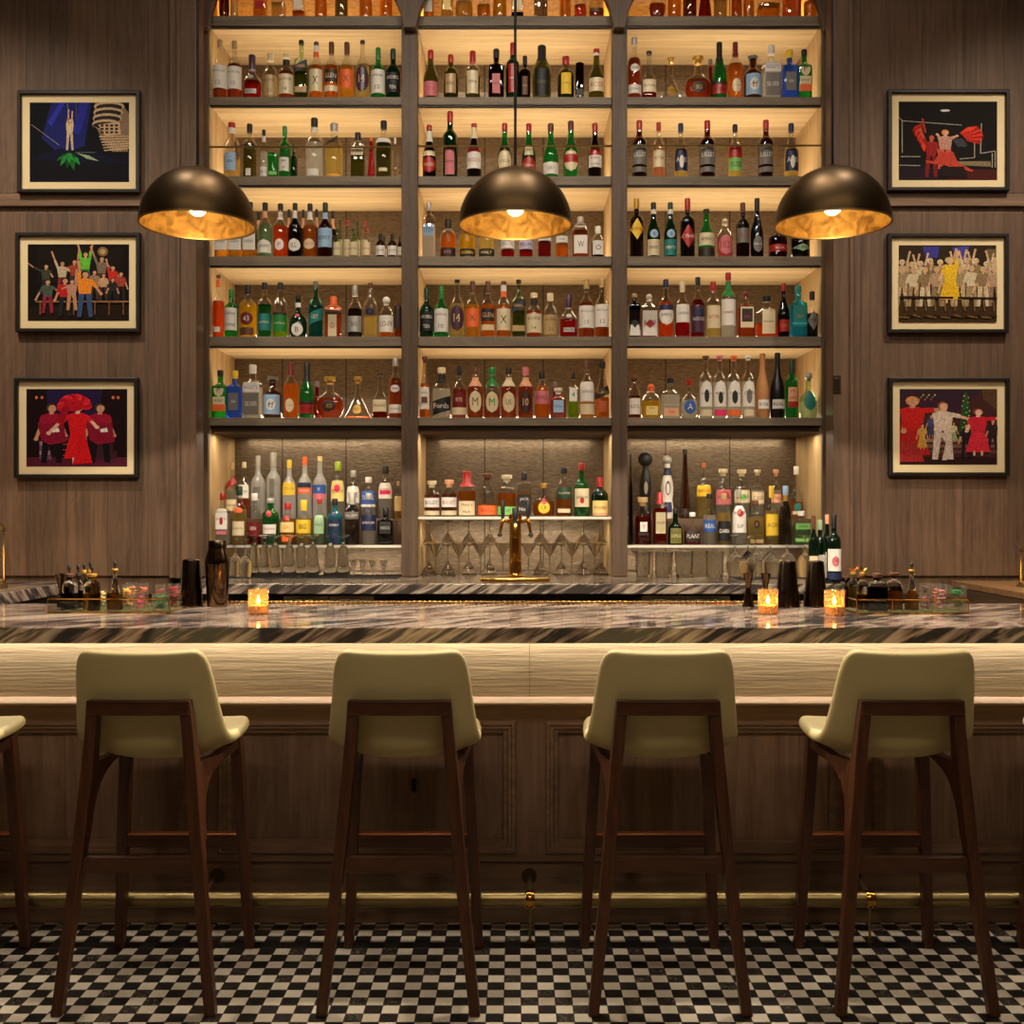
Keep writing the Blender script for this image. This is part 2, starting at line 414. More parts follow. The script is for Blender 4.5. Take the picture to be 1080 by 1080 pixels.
# ================================================================== room shell
RX = 3.6; CEIL = 4.85; YN = 6.42; YS_ = -1.2
def wallbox(name, a, m, bevel=0): return struct(MB().box(*a).build(name, m, bevel=bevel))
wallbox('floor', (-RX, RX, YS_, YN + .1, -.06, 0), M_floor)
wallbox('ceiling', (-RX - .1, RX + .1, YS_ - .1, YN + .1, CEIL, CEIL + .08), M_ceil)
wallbox('wall_rear', (-RX, RX, YS_ - .1, YS_, 0, CEIL), M_wall)
wallbox('wall_west', (-RX - .1, -RX, YS_ - .1, YN + .1, 0, CEIL), M_wall)
wallbox('wall_east', (RX, RX + .1, YS_ - .1, YN + .1, 0, CEIL), M_wall)
wallbox('wall_behind_shelves', (-RX, RX, YN, YN + .1, 0, CEIL), M_wall)
YW = 5.5
def zz(py, Y=YW): return WZ(py, Y)
for sgn, nm in ((-1, 'left'), (1, 'right')):
    xi = abs(WX(180, YW)); xo = RX
    x0, x1 = (-xo, -xi) if sgn < 0 else (xi, xo)
    b = MB()
    b.box(x0, x1, YW, YW + .12, zz(204), CEIL)          # panel above the joint
    b.box(x0, x1, YW, YW + .12, 1.096, zz(224))           # panel below
    b.box(x0, x1, YW + .018, YW + .12, 1.0, CEIL - .01)    # backing, seen as the dark joints
    b.box(-xo if sgn < 0 else 1.71, -1.71 if sgn < 0 else xo, YW + .12, YN - .002, 0, CEIL - .01)   # side of the recess
    struct(b.build('wall_' + nm, M_wall, bevel=.002))
    # pale rail of the joint
    r = MB().box(x0, x1, YW - .004, YW + .02, zz(217.3), zz(204.5))
    struct(r.build('trim_1' if sgn < 0 else 'trim_2', M_hwall, bevel=.002))
    # stepped pilaster beside the shelving
    def X(px): return -abs(WX(px, YW)) if sgn < 0 else abs(WX(px, YW))
    p = MB()
    def bx(pa, pb, y0, y1):
        a, c = sorted((X(pa), X(pb))); p.box(a, c, y0, y1, 1.085, CEIL - .005)
    bx(179.6, 190, YW - .018, YW + .10)
    bx(190, 209, YW - .035, YW + .10)
    bx(188.5, 192.5, YW - .045, YW + .05)
    struct(p.build('trim_3' if sgn < 0 else 'trim_4', M_trim, bevel=.004))

# ================================================================== bar: front, counter top, foot rail
BX = 2.25; YP = 3.707; ZC = 1.063
bar = thing('bar_counter_base', (0, YP, 0), 'panelled brown oak bar front with a lit pale band under the marble top', 'bar')
def zb(py, Y=YP): return WZ(py, Y)
zl1, zl0 = zb(738.5, 3.672), zb(743.5, 3.672)
MB().box(-BX, BX, .012, .35, 0, zb(910)).build('plinth', M_fronth, bar, bevel=.002)
b = MB(); b.box(-BX, BX, .02, .45, zb(908.5), 1.01); b.build('carcass', M_front, bar)
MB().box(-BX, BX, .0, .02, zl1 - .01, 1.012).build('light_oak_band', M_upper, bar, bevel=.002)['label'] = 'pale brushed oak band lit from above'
MB().prism([(0, zl1 + .006), (-.020, zl1 + .001), (-.030, zl1 - .004), (-.035, zl1 - .010), (-.034, zl0), (0, zl0)], 'x', -BX, BX).build('ledge', M_nosing_hl, bar)
MB().box(-BX, BX, -.018, .0, zb(747, 3.69), zl0).build('ledge_moulding', M_hwall, bar, bevel=.004)
# stiles and rails round four panels
ztop, zbot = zb(760, 3.70), zb(901, 3.70)
MB().box(-BX, BX, 0, .02, ztop, zb(747, 3.69)).build('top_rail', M_fronth, bar)
MB().box(-BX, BX, 0, .02, zb(908.5), zbot).build('bottom_rail', M_fronth, bar)
xs = [-BX, WX(187, YP), WX(208, YP) - .001, WX(230, YP), WX(544.5, YP), WX(575, YP), WX(889, YP), WX(911, YP), BX]
stiles = [(WX(200, YP), WX(230, YP)), (WX(544.5, YP), WX(575, YP)), (WX(889, YP), WX(919, YP))]
for a, c in stiles: MB().box(a, c, 0, .02, zbot, ztop).build('stile', M_front, bar)
edges = [(-BX, stiles[0][0]), (stiles[0][1], stiles[1][0]), (stiles[1][1], stiles[2][0]), (stiles[2][1], BX)]
for a, c in edges:
    mb = MB(); w = .046
    prof = [(0, -.004), (.006, -.012), (.014, -.012), (.018, -.005), (.028, -.005), (.032, .004), (.044, .006), (w, .02), (0, .02)]
    # mitred frame moulding: sweep the profile round the rectangle
    cs = [(a, zbot, 1, 1), (c, zbot, -1, 1), (c, ztop, -1, -1), (a, ztop, 1, -1)]
    rings = [[(x + sx * d, y, z + sz * d) for d, y in prof] for x, z, sx, sz in cs]
    rings.append(rings[0]); mb.ring_stack(rings, False, False)
    mb.build('panel_moulding', M_fronth, bar)
MB().box(WX(558.4, 3.70) - .0005, WX(558.4, 3.70) + .0005, -.0006, .001, zb(747, 3.69), 1.008).build('joint', M_dark, bar)
hook = thing('bag_hook', (WX(436, YP), YP + .0195, zb(829)), 'small black hook under the bar behind the second bar stool', 'hook')
MB().box(-.009, .009, -.012, 0, -.022, .022).build('plate', M_blackmetal, hook, bevel=.003)
MB().tube([(0, -.010, .012), (0, -.030, .006), (0, -.034, -.012), (0, -.026, -.020)], .004, 6).build('hook_arm', M_blackmetal, hook, True)

top = MB().box(-BX, BX, 0, .855, 0, .051).build('marble_bar_top', M_marble, None, bevel=.003, loc=(0, 3.43, ZC - .051))
tag(top, 'long polished bar top of grey marble with dark diagonal veins', 'counter top')
rl = thing('brass_bar_edge_rail', (0, 4.2985, ZC), 'narrow ribbed brass strip along the back edge of the marble bar top', 'rail')
MB().box(-1.55, 1.55, -.008, .02, -.02, .008).build('strip', M_brass_sat, rl, bevel=.002)
mb = MB()
for i in range(150):
    x = -1.55 + 3.1 * (i + .5) / 150
    mb.box(x - .006, x + .006, -.011, .0, -.012, .010)
mb.build('ribbing', M_brass, rl, bevel=.002)

fr = thing('foot_rail', (0, 3.56, 0), 'brass foot rail tube running along the bottom of the bar', 'foot rail')
zr = WZ(948.5, 3.56)
MB().tube([(-BX, 0, zr), (BX, 0, zr)], .0255, 16).build('tube', M_brass_sat, fr, True)
for px in (215, 559, 917):
    x = WX(px, 3.56)
    br = MB().tube([(x - .0155, 0, zr), (x - .012, 0, zr), (x + .012, 0, zr), (x + .0155, 0, zr)], [.027, .030, .030, .027], 18).build('collar', M_brass, fr, True)
    MB().tube([(x, .02, zr + .01), (x, .09, zr + .022), (x, .150, zr + .024)], .009, 8).build('arm', M_brass_sat, br, True)
    MB().tube([(x, .150, zr + .024), (x, .1575, zr + .024)], [.024, .026], 16).build('wall_flange', plain('dark_bronze', (84, 62, 38), .45, .8), br, True)
    MB().tube([(x, -.002, zr - .02), (x, -.004, .0)], .0045, 8).build('post', M_brass_sat, br, True)
    MB().lathe([(.014, 0), (.014, .003), (.006, .006)], (x, -.004, 0), 12).build('foot', M_brass_sat, br, True)

# ================================================================== bar stools
def make_stool():
    root = thing('bar_stool', (0, 0, 0), '', 'bar stool', 'bar stools along the marble bar')
    # shell: path of (y, z, width, lateral bend towards the sitter)
    path = [(-.196, 1.032, .325, .018), (-.190, 1.014, .378, .022), (-.176, .950, .402, .034), (-.160, .870, .418, .045), (-.146, .800, .436, .056),
            (-.132, .755, .446, .064), (-.105, .722, .452, .066), (-.055, .706, .456, .056), (.02, .706, .458, .040), (.11, .717, .456, .026),
            (.19, .730, .446, .014), (.245, .738, .424, .006), (.272, .738, .385, .002)]
    nP = len(path)
    def P(u, v):
        t = v * (nP - 1); i = min(int(t), nP - 2); f = t - i
        a, c = path[i], path[i + 1]
        y, z, w, bd = [a[k] + (c[k] - a[k]) * f for k in range(4)]
        dy, dz = c[0] - a[0], c[1] - a[1]
        if i > 0 and f == 0: dy += a[0] - path[i - 1][0]; dz += a[1] - path[i - 1][1]
        l = math.hypot(dy, dz); ny, nz = -dz / l, dy / l          # normal towards the sitter
        q = 2 * u - 1
        k = abs(q) ** 2.4 * bd
        return (q * w / 2, y + ny * k, z + nz * k)
    mb = MB().grid(P, 14, (nP - 1))
    sh = mb.build('seat_shell', M_cream, root, True, fix=False)
    s = sh.modifiers.new('thick', 'SOLIDIFY'); s.thickness = .036; s.offset = 0
    s = sh.modifiers.new('round', 'SUBSURF'); s.levels = 2; s.render_levels = 2
    def xr(z): 
        t = 1 - max(0, min(1, z / .885))
        return .133 + .072 * t + .014 * t * t
    for sx in (-1, 1):
        zs = [.892, .80, .70, .58, .43, .25, 0]
        ys = [-.192, -.182, -.178, -.186, -.199, -.214, -.235]
        MB().beam([(sx * xr(z), y, z) for z, y in zip(zs, ys)], [.034, .034, .035, .035, .034, .033, .031], [.034, .04, .052, .052, .044, .04, .034]).build('leg', M_walnut, root, bevel=.004)
        def xf(z): return .178 + .036 * (1 - z / .70)
        zs = [.708, .66, .58, .364, 0]
        MB().beam([(sx * xf(z), .198 + .036 * (1 - z / .70), z) for z in zs], [.034, .036, .036, .035, .030], [.05, .046, .042, .040, .032]).build('leg', M_walnut, root, bevel=.004)
        # arm under the seat with its curved gusset
        prof = [(-.20, .735), (-.165, .708), (-.10, .700), (0, .690), (.10, .694), (.205, .712), (.216, .67), (.19, .655), (.17, .672), (.10, .668), (.02, .665),
                (-.05, .655), (-.10, .634), (-.132, .60), (-.15, .55), (-.160, .48), (-.19, .48)]
        vs = []; n = len(prof)
        for off in (-.015, .015):
            for y, z in prof:
                t = (y + .19) / .39
                vs.append((sx * ((1 - t) * xr(z) + t * xf(z)) + off, y, z))
        m = MB(); m.add(vs, [tuple(range(n)), tuple(range(2 * n - 1, n - 1, -1))] + [(i, i + n, (i + 1) % n + n, (i + 1) % n) for i in range(n)])
        m.build('side_rail', M_walnut, root)
    # curved top rail on the back of the shell
    pr = [(-.148, -.196), (-.07, -.203), (0, -.205), (.07, -.203), (.148, -.196)]
    rings = [[(x, y - .014, .850), (x, y + .014, .850), (x, y + .014, .893), (x, y - .014, .893)] for x, y in pr]
    MB().ring_stack(rings).build('back_rail', M_walnutx, root, bevel=.003)
    xa = xr(.43)
    MB().box(-xa + .012, xa - .012, -.212, -.186, .396, .440).build('stretcher', M_walnutx, root, bevel=.004)
    xb = .196
    fs = MB().box(-xb + .012, xb - .012, .200, .228, .338, .380).build('footrest', M_walnutx, root, bevel=.003)
    MB().box(-xb + .016, xb - .016, .1995, .2285, .3795, .384).build('footplate', M_copper, fs, bevel=.001)['label'] = 'copper plate on the footrest'
    return root
stools = [(-1.826, 'cream bar stool cut off by the left edge, only its seat and right legs showing'),
          (-1.087, 'cream bar stool with dark walnut frame, first whole one from the left'),
          (-.333, 'cream bar stool with dark walnut frame just left of the bar centre joint'),
          (.443, 'cream bar stool with dark walnut frame just right of the bar centre joint'),
          (1.148, 'cream bar stool with dark walnut frame, last whole one on the right'),
          (1.886, 'cream bar stool cut off by the right edge, only a seat corner and leg showing')]
proto = make_stool()
for i, (x, lb) in enumerate(stools):
    if i == 0: proto.location = (x, 3.282, 0); proto['label'] = lb
    else: copy_tree(proto, (x, 3.282, 0), lb)

# ================================================================== back bar: shelving, counter, fridges
YF = 5.8; YB = 6.325
sh = thing('back_bar_shelving', (0, YF, 0), 'tall oak back bar shelving of three bays filled with bottles', 'shelving')
bays = [(WX(221, YF), WX(424, YF)), (WX(441, YF), WX(645, YF)), (WX(661, YF), WX(866, YF))]
yd = YB - YF
SH = {}      # shelf top heights
rows = [('r0', 17, 27), ('r1', 102.5, 110.5), ('r2', 186, 195), ('r3', 270.5, 280), ('r4', 355, 365), ('r5', 440.5, 449)]
ZTOP = 4.74
for a, c in ((WX(216, YF), bays[0][0]), (bays[0][1], bays[1][0]), (bays[1][1], bays[2][0]), (bays[2][1], WX(872, YF))):
    post = MB().box(a, c, -.03, .0, 1.076, ZTOP).build('post', M_post, sh, bevel=.003)
    MB().box(a + .001, c - .001, 0, yd, 1.076, ZTOP).build('partition', M_litwoodv, post)
for a, c in ((WX(424, 5.74) , WX(441, 5.74)), (WX(645, 5.74), WX(661, 5.74)), (WX(209, 5.74), WX(222, 5.74)), (WX(866, 5.74), WX(880, 5.74))):
    m = (a + c) / 2; h = (c - a) / 2
    zt = WZ(31, 5.74)
    poly = [(m - h * .75, zt), (m + h * .75, zt), (m + h * 1.0, zt + .05), (m + h * 1.3, zt + .10), (m + h * 1.85, zt + .158), (m + h * 2.7, zt + .22), (m + h * 4.6, zt + .34), (m + h * 7, zt + .47),
            (m - h * 7, zt + .47), (m - h * 4.6, zt + .34), (m - h * 2.7, zt + .22), (m - h * 1.85, zt + .158), (m - h * 1.3, zt + .10), (m - h * 1.0, zt + .05)]
    MB().prism(poly, 'y', -.085, -.028).build('corbel', M_post, sh, bevel=.003)
MB().box(WX(216, YF), WX(872, YF), -.06, yd, ZTOP, CEIL).build('header', M_post, sh)
for bi, (a, c) in enumerate(bays):
    MB().box(a, c, yd, yd + .02, 1.076, ZTOP).build('back_panel', M_panel, sh)
    for nm, y1, y0 in rows:
        z1, z0 = WZ(y1, YF), WZ(y0, YF); SH[nm] = z1
        s = MB().box(a, c, -.004, .02, z0, z1).build('shelf', M_shelf, sh, bevel=.002)
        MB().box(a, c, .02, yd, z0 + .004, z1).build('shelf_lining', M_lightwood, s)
        MB().box(a, c, .006, .03, z0 - .008, z0 + .004).build('light_pelmet', M_blackmetal, s)
    MB().box(a, c, .035, yd, WZ(455.5, YF), WZ(449, YF) - .001).build('pelmet', plain('dark_brown_pelmet', (84, 64, 46), .6), sh, bevel=.002)
    for py in ((148, 235, 304, 382) if bi != 1 else (150, 304, 382)):
        pass
    # seam strips on the back panel
    w = c - a
    for fx in ((.27, .63) if bi != 1 else (.33, .66)):
        MB().box(a + w * fx - .003, a + w * fx + .003, yd - .001, yd, 1.08, ZTOP).build('panel_seam', M_dark, sh)
# thin brass retaining rail across the third shelf
for (a, c), py in zip(bays, (155.5, 154.5, 154)):
    z = WZ(py, YF)
    MB().tube([(a - .004, -.006, z), (c + .004, -.006, z)], .0055, 8).build('retaining_rail', M_brass_sat, sh, True)
# lowest glass shelves and the glass riser steps
M_shelfglass = glass('cl')
ZG = {'L': WZ(575, YF), 'C': WZ(545, YF), 'R': WZ(575, YF)}
for (a, c), k in zip(bays, 'LCR'):
    g = MB().box(a, c, .0, yd, ZG[k] - .012, ZG[k]).build('glass_shelf', M_shelfglass, sh)
    MB().box(a, c, -.006, .0, ZG[k] - .013, ZG[k] + .001).build('shelf_edge', M_white, g)
ZR = WZ(547, 6.08)
for (a, c), k in zip(bays, 'LCR'):
    if k == 'C': continue
    MB().box(a, c, .20, yd, ZG[k], ZR).build('riser_step', plain('riser_oak', (92, 70, 48), .5), sh)

cnt = MB().box(-1.66, 1.66, 0, 1.1, 0, .0495).build('marble_back_counter', M_marble_back, None, bevel=.003, loc=(0, 5.22, 1.025))
tag(cnt, 'marble back counter below the bottle shelves', 'counter top')
cab = thing('back_bar_cabinet', (0, 5.27, 0), 'dark low cabinet under the marble back counter', 'cabinet')
MB().box(-1.64, 1.64, .35, 1.0, 0, 1.024).build('carcass', M_dark, cab)
for a, c in ((-1.64, WX(298, 5.27)), (WX(395, 5.27), WX(395, 5.27) + .02), (WX(676, 5.27) - .02, WX(676, 5.27)), (WX(772, 5.27), 1.64)):
    MB().box(a, c, 0, .35, 0, 1.024).build('divider', M_dark, cab)
for px0, px1, lb, hs in ((298.5, 394.5, 'steel drawer fridge under the left of the back counter', ((311, 332), (354, 381))),
                         (676.5, 770.5, 'steel drawer fridge under the right of the back counter', ((688, 715), (730, 757)))):
    x0, x1 = WX(px0, 5.27) + .002, WX(px1, 5.27) - .002
    f = thing('drawer_fridge', ((x0 + x1) / 2, 5.27, 0), lb, 'fridge', 'drawer fridges under the back counter')
    w = (x1 - x0) / 2
    MB().box(-w, w, .02, .345, .0, 1.02).build('body', M_dark, f)
    for s, (ha, hb) in zip((-1, 1), hs):
        a, c = (-w, -.003) if s < 0 else (.003, w)
        d = MB().box(a, c, 0, .02, .1, 1.012).build('drawer', M_steel, f, bevel=.002)
        xa, xb = WX(ha, 5.27) - (x0 + x1) / 2, WX(hb, 5.27) - (x0 + x1) / 2
        z = WZ(634, 5.26)
        MB().box(xa, xb, -.022, .0, z - .009, z + .009).build('handle', M_blackmetal, d, bevel=.003)

# side counters
ls = MB().box(-3.55, 0, .28, 1.44, 0, .052).build('marble_side_counter', M_marble, None, bevel=.003, loc=(0, 0, 0))
ls.data.transform(__import__('mathutils').Matrix.Identity(4))
ls.location = (-2.235, 4.02, 1.022); ls.scale = (.37, 1, 1)
tag(ls, 'marble side counter running back to the wall beside the left end of the bar', 'counter top')
sb = thing('side_cabinet', (-2.6, 4.05, 0), 'dark cabinet carrying the marble side counter at the left', 'cabinet')
MB().box(-.9, .33, .30, 1.38, 0, 1.02).build('carcass', M_dark, sb)
rs = thing('wooden_side_counter', (2.235, 4.02, 0), 'brown wooden side counter running back to the wall at the right end of the bar', 'counter')
MB().box(0, 1.3, .28, 1.44, 1.045, 1.075).build('top', M_ledge, rs, bevel=.002)
MB().box(.004, 1.3, .32, 1.43, 0, 1.044).build('body', wood('brown_side_body', (52, 38, 26), (84, 62, 42), 'y'), rs)

# light switch on the right pilaster
sw = thing('switch_plate', (WX(880, YW), YW - .0355, WZ(406, YW)), 'small dark bronze switch plate on the pilaster right of the shelving', 'switch')
MB().box(-.021, .021, -.006, 0, -.046, .046).build('plate', plain('bronze_plate', (62, 46, 30), .4, .6), sw, bevel=.002)
MB().box(-.012, .012, -.009, -.005, -.03, .03).build('rocker', plain('bronze_rocker', (44, 32, 22), .4, .6), sw, bevel=.002)

# lanterns at the picture edges
M_lglow = emis('lantern_glow', (255, 200, 120), 60.0)
def lantern(x, y, z, h, r, lb):
    o = thing('brass_table_lantern', (x, y, z), lb, 'lantern', 'brass lanterns on the side counters')
    MB().lathe([(r * 1.15, 0), (r * 1.15, h * .05), (r * 1.0, h * .07), (r * .95, h * .12)], n=20).build('base', M_brass_sat, o, True)
    MB().lathe([(r * .86, h * .12), (r * .86, h * .86)], n=20).build('glass_shade', glass('cl'), o, True)
    MB().lathe([(r * .16, h * .12), (r * .16, h * .55), (r * .03, h * .62)], n=12).build('light_tube', M_lglow, o, True)
    MB().lathe([(r * .95, h * .84), (r * 1.0, h * .88), (r * .8, h * .95), (r * .25, h * .99), (r * .1, h)], n=20).build('lid', M_brass_sat, o, True)
    for k in range(4):
        a = k * PI / 2 + PI / 4
        MB().tube([(r * .9 * math.cos(a), r * .9 * math.sin(a), h * .1), (r * .9 * math.cos(a), r * .9 * math.sin(a), h * .87)], .004, 6).build('bar', M_brass_sat, o, True)
lantern(WX(-8, 4.95), 4.95, 1.0745, WZ(549, 4.95) - 1.0745, .058, 'brass lantern on the marble side counter at the left edge')
lantern(WX(1088, 5.02), 5.02, 1.0755, WZ(575, 5.02) - 1.0755, .056, 'brass lantern on the wooden side counter at the right edge')
# ================================================================== bottles
# style -> (profile [(height, radius, squareness)], neck radius, depth ratio); radius 1 = half width
ST = {
 'm': ([(0, .93, 0), (.015, 1, 0), (.50, 1, 0), (.56, .97, 0), (.61, .86, 0), (.655, .66, 0), (.69, .47, 0), (.73, .36, 0), (.80, .33, 0)], .33, 1),
 'b': ([(0, .95, 0), (.015, 1, 0), (.60, 1, 0), (.645, .95, 0), (.68, .78, 0), (.71, .55, 0), (.735, .42, 0), (.78, .37, 0)], .36, 1),
 's': ([(0, .95, 0), (.015, 1, 0), (.40, 1, 0), (.47, .95, 0), (.55, .80, 0), (.63, .60, 0), (.71, .45, 0), (.78, .38, 0)], .36, 1),
 'k': ([(0, .94, 0), (.02, 1, 0), (.52, 1, 0), (.60, .94, 0), (.66, .80, 0), (.71, .56, 0), (.75, .42, 0)], .40, 1),
 'q': ([(0, .96, 1), (.015, 1, 1), (.60, 1, 1), (.655, .93, 1), (.69, .66, .6), (.72, .42, .2), (.76, .36, 0)], .36, .9),
 'Q': ([(0, .96, 1), (.015, 1, 1), (.70, 1, 1), (.745, .95, 1), (.775, .62, .6), (.80, .42, .2), (.83, .38, 0)], .38, .9),
 'w': ([(0, .95, .2), (.02, 1, .2), (.36, 1, .2), (.46, .94, .1), (.54, .70, 0), (.60, .45, 0), (.66, .34, 0)], .33, .8),
 't': ([(0, .95, 0), (.012, 1, 0), (.58, 1, 0), (.63, .93, 0), (.67, .74, 0), (.70, .52, 0), (.73, .44, 0)], .42, 1),
 'f': ([(0, .95, .4), (.02, 1, .4), (.36, .93, .3), (.46, .80, .1), (.53, .52, 0), (.58, .37, 0), (.64, .33, 0)], .33, .8),
 'l': ([(0, .92, 0), (.02, 1, 0), (.07, .97, 0), (.16, .80, 0), (.28, .63, 0), (.38, .50, 0), (.47, .34, 0), (.55, .22, 0), (.60, .20, 0)], .20, .75),
 'd': ([(0, .52, 0), (.02, .60, 0), (.10, .82, 0), (.20, .96, 0), (.30, 1.0, 0), (.40, .97, 0), (.50, .84, 0), (.57, .60, 0), (.62, .38, 0), (.66, .28, 0)], .28, .5),
 'c': ([(0, .78, 0), (.02, .86, 0), (.16, .90, 0), (.25, .78, 0), (.31, .74, 0), (.38, .84, 0), (.48, .92, 0), (.58, .80, 0), (.68, .55, 0), (.74, .42, 0), (.78, .40, 0)], .40, 1),
 'n': ([(0, .93, 0), (.01, 1, 0), (.12, 1, 0), (.35, .86, 0), (.55, .66, 0), (.75, .50, 0), (.88, .42, 0)], .42, 1),
 'y': ([(0, .96, 0), (.02, 1, 0), (.10, .98, 0), (.40, .66, 0), (.62, .42, 0), (.72, .30, 0)], .28, 1),
 'g': ([(0, .80, 0), (.02, .84, 0), (.40, .93, 0), (.62, 1.0, 0), (.68, .95, 0), (.73, .70, 0), (.77, .46, 0), (.80, .40, 0)], .40, 1),
 'a': ([(0, .95, .5), (.02, 1, .5), (.55, 1, .4), (.68, .96, .2), (.76, .82, 0), (.82, .58, 0), (.86, .40, 0)], .36, .7),
 'o': ([(0, .80, 0), (.03, .90, 0), (.15, 1, 0), (.32, 1, 0), (.44, .92, 0), (.52, .72, 0), (.58, .46, 0), (.64, .30, 0)], .28, .8),
 'v': ([(0, .90, 0), (.02, .96, 0), (.10, .90, 0), (.35, .94, 0), (.52, 1, 0), (.60, .94, 0), (.66, .70, 0), (.72, .44, 0), (.80, .33, 0)], .30, 1),
 'x': ([(0, .97, 1), (.015, 1, 1), (.97, 1, 1)], 1.0, .8),
}
SW = dict(m='round-shouldered', b='straight', s='slope-shouldered', k='stout', q='square', Q='square', w='squat', t='tall', f='long-necked', l='bell-shaped', d='disc-shaped',
          c='waisted', n='slender', y='conical', g='wide-shouldered', a='arched', o='bulbous', v='curvy', x='boxy')
NSEG = 28
def super_pt(r, q, th, dr):
    c, s = math.cos(th), math.sin(th)
    e = 1 - .72 * q
    x = math.copysign(abs(c) ** e, c); y = math.copysign(abs(s) ** e, s)
    return r * x, r * y * dr
def prof_at(prof, nr, h):
    if h <= prof[0][0]: return prof[0][1], prof[0][2]
    for i in range(len(prof) - 1):
        if h <= prof[i + 1][0]:
            t = (h - prof[i][0]) / (prof[i + 1][0] - prof[i][0])
            return prof[i][1] + (prof[i + 1][1] - prof[i][1]) * t, prof[i][2] + (prof[i + 1][2] - prof[i][2]) * t
    return nr, 0
def body_mesh(prof, nr, dr, W, H, h0, h1, k=1.0, cap1=True, foot=0.0):
    hs = sorted(set([h for h, _, _ in prof if h0 < h < h1] + [h0, h1]))
    rings = []
    for h in hs:
        r, q = prof_at(prof, nr, h)
        rr = r * W / 2 * k
        rings.append([(*super_pt(rr, q, 2 * PI * j / NSEG, dr + (1 - dr) * (h > .62)), h * H) for j in range(NSEG)])
    return MB().ring_stack(rings, True, cap1)
def surf(prof, nr, dr, W, H, h, th, off):
    r, q = prof_at(prof, nr, h)
    x, y = super_pt(r * W / 2 + off, q, th, dr + (1 - dr) * (h > .62))
    return (x, y, h * H)

def patch(kind, prof, nr, dr, W, H, h0, h1, w, off):
    """a label on the front (towards -Y): rectangle, oval, diamond, arch, slanted"""
    mb = MB(); nu, nv = 10, 8
    def fn(u, v):
        h = h0 + (h1 - h0) * v; q = 2 * v - 1; ww = w
        if kind == 'o': ww = w * math.sqrt(max(0, 1 - q * q))
        elif kind == 'd': ww = w * (1 - abs(q))
        elif kind == 'a': ww = w * (1 if v < .55 else math.sqrt(max(0, 1 - ((v - .55) / .45) ** 2)))
        s = (2 * u - 1) * min(.985, ww)
        if kind == 's': h += s * .06
        return front(prof, nr, dr, W, H, h, s, off)
    return mb.grid(fn, nu, nv)
def front(prof, nr, dr, W, H, h, s, off):
    r, q = prof_at(prof, nr, h)
    if q > .3:                      # nearly flat front
        x = s * r * W / 2
        e = 1 - .72 * q
        c = min(.999, abs(s)) ** (1 / e); sn = math.sqrt(max(0, 1 - c * c)) ** e
        return (x, -(r * W / 2 * sn * dr) - off, h * H)
    th = -PI / 2 + math.asin(max(-1, min(1, s)))
    return surf(prof, nr, dr, W, H, h, th, off)
def lettering(txt, prof, nr, dr, W, H, hc, wf, hf, off):
    v, f, tw, thh = text2d(txt)
    k = min(wf * W / max(tw, 1e-6), hf * H / max(thh, 1e-6) * 1.0)
    kx = k; ky = min(k * 1.5, hf * H / max(thh, 1e-6))
    vs = []
    for a, b in v:
        s = a * kx / (W / 2); h = hc + b * ky / H
        r, _ = prof_at(prof, nr, h)
        vs.append(front(prof, nr, dr, W, H, h, max(-.98, min(.98, s / max(.2, r))), off))
    return MB().add(vs, f)

